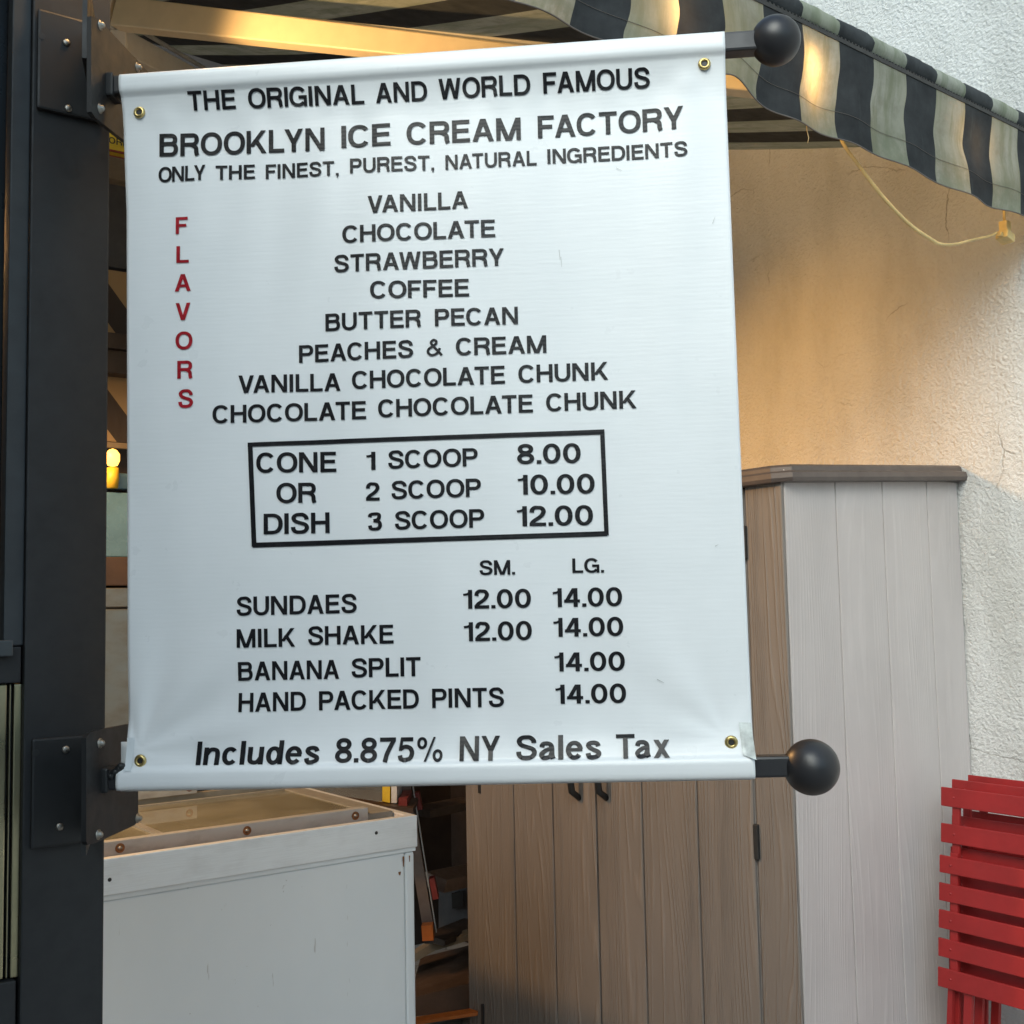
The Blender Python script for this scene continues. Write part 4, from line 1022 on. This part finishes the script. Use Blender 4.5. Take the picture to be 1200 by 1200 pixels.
LINES = [
 [('THE', 222.5, 131.5, 278, 129, 22), ('ORIGINAL', 292.5, 128.6, 428, 123.3, 22.5), ('AND', 441.5, 122.5, 501.5, 119.5, 23), ('WORLD', 515, 118, 622, 112, 23.5), ('FAMOUS', 637, 110.3, 761.5, 103.8, 23.3)],
 [('BROOKLYN', 188, 184.6, 381.3, 177.4, 28), ('ICE', 400.7, 174.5, 458.4, 171.3, 27.5), ('CREAM', 477, 170.4, 610.5, 164, 27.5), ('FACTORY', 630.4, 161.6, 801.4, 151, 27.5)],
 [('ONLY', 187, 215, 241.6, 211.5, 18.7), ('THE', 253.3, 211.5, 299.6, 210.2, 17.6), ('FINEST,', 312, 210.5, 397, 206.5, 17.8), ('PUREST,', 410.7, 204, 508.5, 199.8, 18.2), ('NATURAL', 522.3, 199.5, 629, 193.3, 18), ('INGREDIENTS', 641.5, 191.3, 805.5, 183, 18)],
 [('VANILLA', 431.5, 250.8, 548.8, 244.3, 21)], [('CHOCOLATE', 401.8, 285.6, 580.5, 277.6, 21)], [('STRAWBERRY', 392.5, 320, 590.8, 311, 21)],
 [('COFFEE', 434.5, 350.8, 550, 347.4, 21)], [('BUTTER', 382, 388.8, 493.8, 383.4, 21), ('PECAN', 510, 382.8, 607, 379.5, 21)],
 [('PEACHES', 351.2, 425.8, 484.4, 419.3, 21), ('&', 500, 417.8, 519.3, 417, 21), ('CREAM', 534.5, 416.8, 640.3, 412.8, 21)],
 [('VANILLA', 280.5, 461.3, 399.9, 458.3, 21), ('CHOCOLATE', 413.3, 456.6, 591.9, 449.3, 21.3), ('CHUNK', 607.5, 448.6, 712.8, 444, 21.3)],
 [('CHOCOLATE', 250.8, 496.9, 429.8, 491.5, 21.3), ('CHOCOLATE', 443.7, 489.7, 624.6, 483, 21.3), ('CHUNK', 640, 481.8, 746, 477.6, 21.3)],
 [('CONE', 301.5, 554.6, 394.8, 553.2, 23.8), ('1', 430, 550.8, 440.6, 550.8, 21.5), ('SCOOP', 455.5, 549.6, 560, 546.2, 21.4), ('8.00', 606, 543.7, 680.6, 542, 23.6)],
 [('OR', 325, 589.9, 371.1, 589.2, 23.7), ('2', 429.4, 586.9, 445.4, 586.7, 21.5), ('SCOOP', 459.3, 585.3, 563.8, 582, 21.5), ('10.00', 607, 579.7, 697, 578, 23.6)],
 [('DISH', 310.3, 626.5, 386.7, 624.6, 24.2), ('3', 431.6, 622, 448, 621.8, 21.5), ('SCOOP', 463.3, 620.8, 567.7, 617.9, 21.5), ('12.00', 606, 616.7, 695.1, 615.2, 23.8)],
 [('SM.', 562.2, 673.9, 603.1, 673.2, 17), ('LG.', 670.7, 671.3, 707.4, 670.9, 17)],
 [('SUNDAES', 278.9, 721.6, 418.2, 718.1, 21.9), ('12.00', 543.3, 713.5, 622.4, 712.2, 22.2), ('14.00', 648, 711.5, 729.3, 710.3, 22.2)],
 [('MILK', 279, 759, 346.2, 757.7, 21.5), ('SHAKE', 361.4, 756.1, 461.5, 754, 21.7), ('12.00', 544.2, 751.5, 623.5, 750, 22.2), ('14.00', 648.9, 746.4, 730.6, 745.2, 22.2)],
 [('BANANA', 280, 797.7, 398, 795.3, 21.7), ('SPLIT', 412.3, 794, 493.4, 792.1, 21.9), ('14.00', 650, 787, 732.5, 786, 22.2)],
 [('HAND', 280.6, 834.2, 358.8, 832.6, 21.8), ('PACKED', 374.2, 832.4, 491.4, 830, 22), ('PINTS', 507, 829.4, 590.6, 828.2, 22.1), ('14.00', 651.3, 824.9, 734, 823.7, 22.3)],
 [('Includes', 232.5, 895.4, 375.8, 893.8, 26.3), ('8.875%', 394.5, 892.6, 520.5, 890.8, 27), ('NY', 540, 890.4, 587, 889.7, 27.2), ('Sales', 605.8, 889, 705, 887.9, 26.8), ('Tax', 722.5, 887.4, 785, 886.2, 26.6)],
]
for ln in LINES:
    tot = MB()
    for wd in ln: part('lettering', word(*wd, shear=(.05 if wd[0] == 'Includes' else 0)), M['black'], sg, fix=False)
tot = MB()
for wd in (('F', 207.3, 275.6, 221.3, 275, 20.8), ('L', 208.3, 309.4, 223, 309, 20.4), ('A', 206.7, 343.1, 225.4, 342, 20.8), ('V', 207.7, 376.6, 225, 376, 20.8), ('O', 207.7, 410.8, 227.5, 410.3, 21.4), ('R', 209.8, 444.8, 227.5, 444.2, 21.3), ('S', 211, 479, 228, 478.5, 21.9)):
    part('lettering', word(*wd), M['red_letter'], sg, label='red letter ' + wd[0], fix=False)
# printed box round the scoop prices: four strips of tape
BX = [(291.4, 519.2), (708, 502.8), (713.3, 627), (296.5, 641.5)]
for (a_, b_, c_, d_) in (((291.4, 519.2), (708, 502.6), (708, 508.4), (291.4, 524.2)), ((297.5, 636.2), (711.5, 622.2), (711.5, 628.0), (297.5, 642)),
                         ((291.4, 520), (297, 520), (302, 641), (296.4, 641)), ((703, 504), (708.2, 502.8), (713.4, 627), (708.2, 627))):
    mb = MB(); N_ = 30
    for k in range(N_ + 1):
        t = k / N_
        if abs(b_[0] - a_[0]) > 100:
            p1 = (a_[0] + (b_[0] - a_[0]) * t, a_[1] + (b_[1] - a_[1]) * t); p2 = (d_[0] + (c_[0] - d_[0]) * t, d_[1] + (c_[1] - d_[1]) * t); o_ = .0011
        else:
            p1 = (a_[0] + (d_[0] - a_[0]) * t, a_[1] + (d_[1] - a_[1]) * t); p2 = (b_[0] + (c_[0] - b_[0]) * t, b_[1] + (c_[1] - b_[1]) * t); o_ = .00118
        mb.v += [onban(*p1, o_)[0], onban(*p2, o_)[0]]
    for k in range(N_): mb.f.append([2 * k, 2 * k + 1, 2 * k + 3, 2 * k + 2]); mb.sm.append(False)
    part('border_strip', mb, M['black'], sg, fix=False)
# grommets
for (px, py) in ((165, 133.5), (825, 78), (167.5, 890.5), (856.5, 869)):
    p, _ = onban(px, py, .0012)
    Tq = Matrix.Translation(p) @ Matrix.Rotation(math.pi / 2, 4, 'X')
    mb = MB(); mb.lathe([(.0035, -.001), (.0038, .0018), (.0050, .0024), (.0066, .0018), (.0077, .0003), (.0078, -.0005)], Tq, 24); gr = part('grommet', mb, M['brass'], sg)
    mb = MB(); mb.lathe([(0, .0002), (.0037, .0002)], Tq, 16); part('hole', mb, M['hinge'], gr)
# peeling tape at the lower right corner and a flat piece at the lower left
mb = MB(); rws = []
for j in range(9):
    row = []
    for i in range(7):
        fx_, fy_ = i / 6, j / 8
        p, _ = onban(865.5 + 14.5 * fx_ + 4 * fy_ - (0 if j < 8 else 0), 846.5 + 41 * fy_ * (1 - .1 * (1 - fx_)), .0015)
        p.y -= .010 * fx_ ** 2 * (.25 + fy_ * .6); row.append(p)
    rws.append(row)
mb.grid(rws, 7, 9); part('peeling_tape', mb, m_simple('peeling_vinyl', (.60, .64, .62), .3, var=.35, scale=60), sg, fix=False)
mb = MB(); rws = [[onban(150.5 + 8.5 * i / 3, 864 + 38 * j / 5, .0016)[0] for i in range(4)] for j in range(6)]
mb.grid(rws, 4, 6); part('clear_tape', mb, m_simple('tape_strip', (.66, .70, .72), .2, var=.04), sg, fix=False)
# small scuffs
for (x0, y0, x1, y1) in ((722, 196, 729, 199), (835, 262, 838, 254), (655, 292, 656, 304), (770, 796, 778, 800), (838, 640, 842, 638), (657, 300, 658, 312)):
    mb = MB(); A = onban(x0, y0, .0014)[0]; Bq = onban(x1, y1, .0014)[0]; d = Vector((0, 0, .0005)) if abs(x1 - x0) > abs(y1 - y0) else Vector((.0004, 0, 0))
    mb.add([A - d, A + d, Bq + d * .4, Bq - d * .4], [(0, 1, 2, 3)]); part('scuff', mb, M['dullsteel'], sg, fix=False)

# ---- the two arms: square bar, ball, base plate on the column
def arm(top, bx, by, br, plate, bolts):
    zl = surf(0, 0 if top else 1); zr = surf(1, 0 if top else 1); sgz = -1 if top else 1
    sl = (zr.z - zl.z) / (zr.x - zl.x); at = lambda x: zl.z + sgz * RR + sl * (x - zl.x)
    xl = (TSi @ sp_(128, 100)).x; xr_ = (TSi @ sp_(bx, by)).x
    Pl = TS @ Vector((xl, 0, at(xl))); Pr = TS @ Vector((xr_ - .02, 0, at(xr_ - .02)))
    d = (Pr - Pl).normalized(); u = (UZ - d * d.z).normalized(); s_ = d.cross(u)
    Mr = Matrix((d, -s_, u)).transposed().to_4x4(); Mr.translation = Pl
    mb = MB(); mb.box(0, (Pr - Pl).length, -.0122, .0122, -.0122, .0122, Mr, .003); bar_ = part('bar', mb, M['ball'], sg, True)
    mb = MB(); rr = br / FPX * 1.40
    Tb_ = Matrix.Translation(TS @ Vector((xr_, 0, (TSi @ sp_(bx, by)).z))); mb.lathe([(max(0, rr * math.sin(math.pi * k / 28)), -rr * math.cos(math.pi * k / 28)) for k in range(29)], Tb_, 40)
    part('ball', mb, M['ball'], bar_, True)
    mb = MB(); mb.box(-.006, .012, -.0155, .0155, -.0155, .0155, Mr, .003); part('collar', mb, M['bracket'], bar_, True)
    near = atdepth(plate[0][0], plate[0][1], 1.415); nrm = SX
    pts = [hit(x, y, near, nrm) for x, y in plate]
    mb = MB(); mb.prism(pts, -nrm, .006); bp_ = part('base_plate', mb, M['bracket'], sg, True)
    for (x, y) in bolts:
        c_ = hit(x, y, near, nrm); Tq = Matrix.Translation(c_) @ (SX.to_track_quat('Z', 'Y')).to_matrix().to_4x4() @ Matrix.Scale(.62, 4)
        mb2 = MB(); mb2.lathe([(.0105, 0), (.0105, .0016), (.0065, .0018), (.0062, .0075), (.003, .010), (0, .0105)], Tq, 12); part('bolt', mb2, M['screw'], bp_, True)
    return near
def weld(px0, py0, px1, py1):
    mb = MB(); n0 = atdepth((px0 + px1) / 2, (py0 + py1) / 2, 1.46)
    for k in range(9):
        q = hit(px0 + (px1 - px0) * k / 8, py0 + (py1 - py0) * k / 8, n0, SN); mb.lathe([(0, -.005), (.0042, -.0032), (.006, 0), (.0042, .0032), (0, .005)], Matrix.Translation(q + Vector((random.uniform(-.001, .001), 0, random.uniform(-.001, .001)))) @ Matrix.Rotation(random.random() * 3, 4, 'X'), 8)
    o = part('weld_bead', mb, M['bracket'], sg, True); o['kind'] = 'stuff'
weld(131, 910, 142, 899)
n1 = arm(True, 909, 47.5, 29.8,
         [(107, 19), (113, 21), (124, 31), (182, 93), (182, 195), (146, 165), (112, 138), (107, 131)], [(117.5, 30), (161, 79), (117, 127.5)])
n2 = arm(False, 951, 899, 31.8,
         [(101, 865), (105, 859), (114, 856), (150, 849), (162, 847), (162, 962), (158, 967), (112, 988), (103, 990), (101, 986)], [(117, 871), (161, 959), (115, 978)])
# brackets screwed to the column face
for lab, xa, xb, ya, yb_, scr, zc in (('upper black column bracket, rust tinged, by the awning arm', 42, 122, 22, 137, ((78, 50), (80, 127)), n1), ('lower black column bracket beside the freezer', 35, 120, 862, 989, ((77, 878.5), (70, 969)), n2)):
    cx_ = [colx(xa, (ya + yb_) / 2), colx(xb, (ya + yb_) / 2)]; z1 = hit(80, ya, P0, UL).z; z0 = hit(80, yb_, P0, UL).z
    root = T('column_bracket', lab, 'bracket', frame(P0 + UR * cx_[0] + UZ * z0, AR), 'black brackets screwed to the column')
    mb = MB(); mb.box(0, cx_[1] - cx_[0], -.0085, -.0015, 0, z1 - z0, None, .0034); part('back_plate', mb, M['bracket'], root)
    # web from the plate out to the fin
    near = atdepth(105, (ya + yb_) / 2, 1.43); pb = P0 + UR * (cx_[1] - .012) - UL * .008
    a3 = Vector((near.x - .008, near.y + .012, z0 + .014)); b3 = Vector((pb.x, pb.y, z0 + .014)); dd = (b3 - a3); dd.z = 0; nn = Vector((-dd.y, dd.x, 0)).normalized()
    mb = MB(); mb.prism([a3, b3, b3 + UZ * (z1 - z0 - .028), a3 + UZ * (z1 - z0 - .028)], nn, .006); part('web', mb, M['bracket'], root, True)
    for (sx_, sy_) in scr:
        c_ = hit(sx_, sy_, P0 - UL * .0088, UL); Tq = Matrix.Translation(c_) @ ((-UL).to_track_quat('Z', 'Y')).to_matrix().to_4x4()
        mb = MB(); mb.lathe([(.0052, 0), (.0050, .0012), (.003, .0022), (0, .0025)], Tq, 14); part('screw', mb, M['screw'], root, True)
    c_ = hit(xa + 7, ya + 20, P0 - UL * .0088, UL); Tq = Matrix.Translation(c_) @ ((-UL).to_track_quat('Z', 'Y')).to_matrix().to_4x4()
    mb = MB(); mb.lathe([(0, .0003), (.0048, .0003)], Tq, 12); part('hole', mb, M['hinge'], root, True)

# lettering on the yellow board
yb, Tq = YSIGN
def flat_word(text, px, py, cap, off, mat, parent):
    pl = W0 + UL * (s_back - off)
    A = hit(px, py, pl, UL); hm = cap / FPX * A.y; x = 0; mb = MB()
    for ch in text:
        W_, S_ = glyph(ch)
        for li, pr in enumerate(S_):
            qq = [pr[1]] if pr[0] == 'q' else None
            if qq is None:
                L = strokequads(pr[1], pr[2], pr[3], pr[4]); P2 = []
                for (p1, p2) in L: P2 += [p1, p2]
                n_ = len(L); F = [(2 * k, 2 * k + 1, 2 * k + 3, 2 * k + 2) for k in range(n_ - 1)] + ([(2 * n_ - 2, 2 * n_ - 1, 1, 0)] if pr[4] else [])
            else: P2 = qq[0]; F = [(0, 1, 2, 3)]
            mb.add([A + UR * ((x + a_) * hm) + UZ * (b_ * hm) - UL * .0003 * li for a_, b_ in P2], F)
        x += W_ + .14
    part('lettering', mb, mat, parent, True, fix=False)
flat_word('ORK', 127.5, 167.5, 8, .136, M['dwood'], yb)

# ================================================================== BUILDINGS ACROSS THE STREET, BEHIND THE CAMERA
def block(label, x0, x1, y, hgt, mat, floors, bays):
    o = T('building', label, 'building', Matrix.Translation((x0, y, 0)))
    mb = MB(); mb.box(0, x1 - x0, -6, 0, 0, hgt); part('wall', mb, mat, o)
    ww = (x1 - x0) / bays; fh = hgt / floors; proto = None
    for f_ in range(floors):
        for b_ in range(bays):
            L0 = (b_ * ww + ww * .28, .02, f_ * fh + fh * .25)
            if proto is None:
                mb = MB(); mb.box(0, ww * .44, 0, .05, 0, fh * .55); proto = part('window', mb, M['window'], o, loc=L0)
                mb = MB(); mb.box(-.06, ww * .44 + .06, 0, .12, -.12, -.005); sill = part('window_sill', mb, M['facade'], proto)
            else:
                c_ = again(proto, o, L0); again(sill, c_, (0, 0, 0))
block('two storey brick building across the street behind the viewer', -22, -6, -13, 6.5, M['brickred'], 2, 6)
block('low rendered building across the street behind the viewer', -3.4, 16, -12, 3.6, M['facade'], 1, 6)
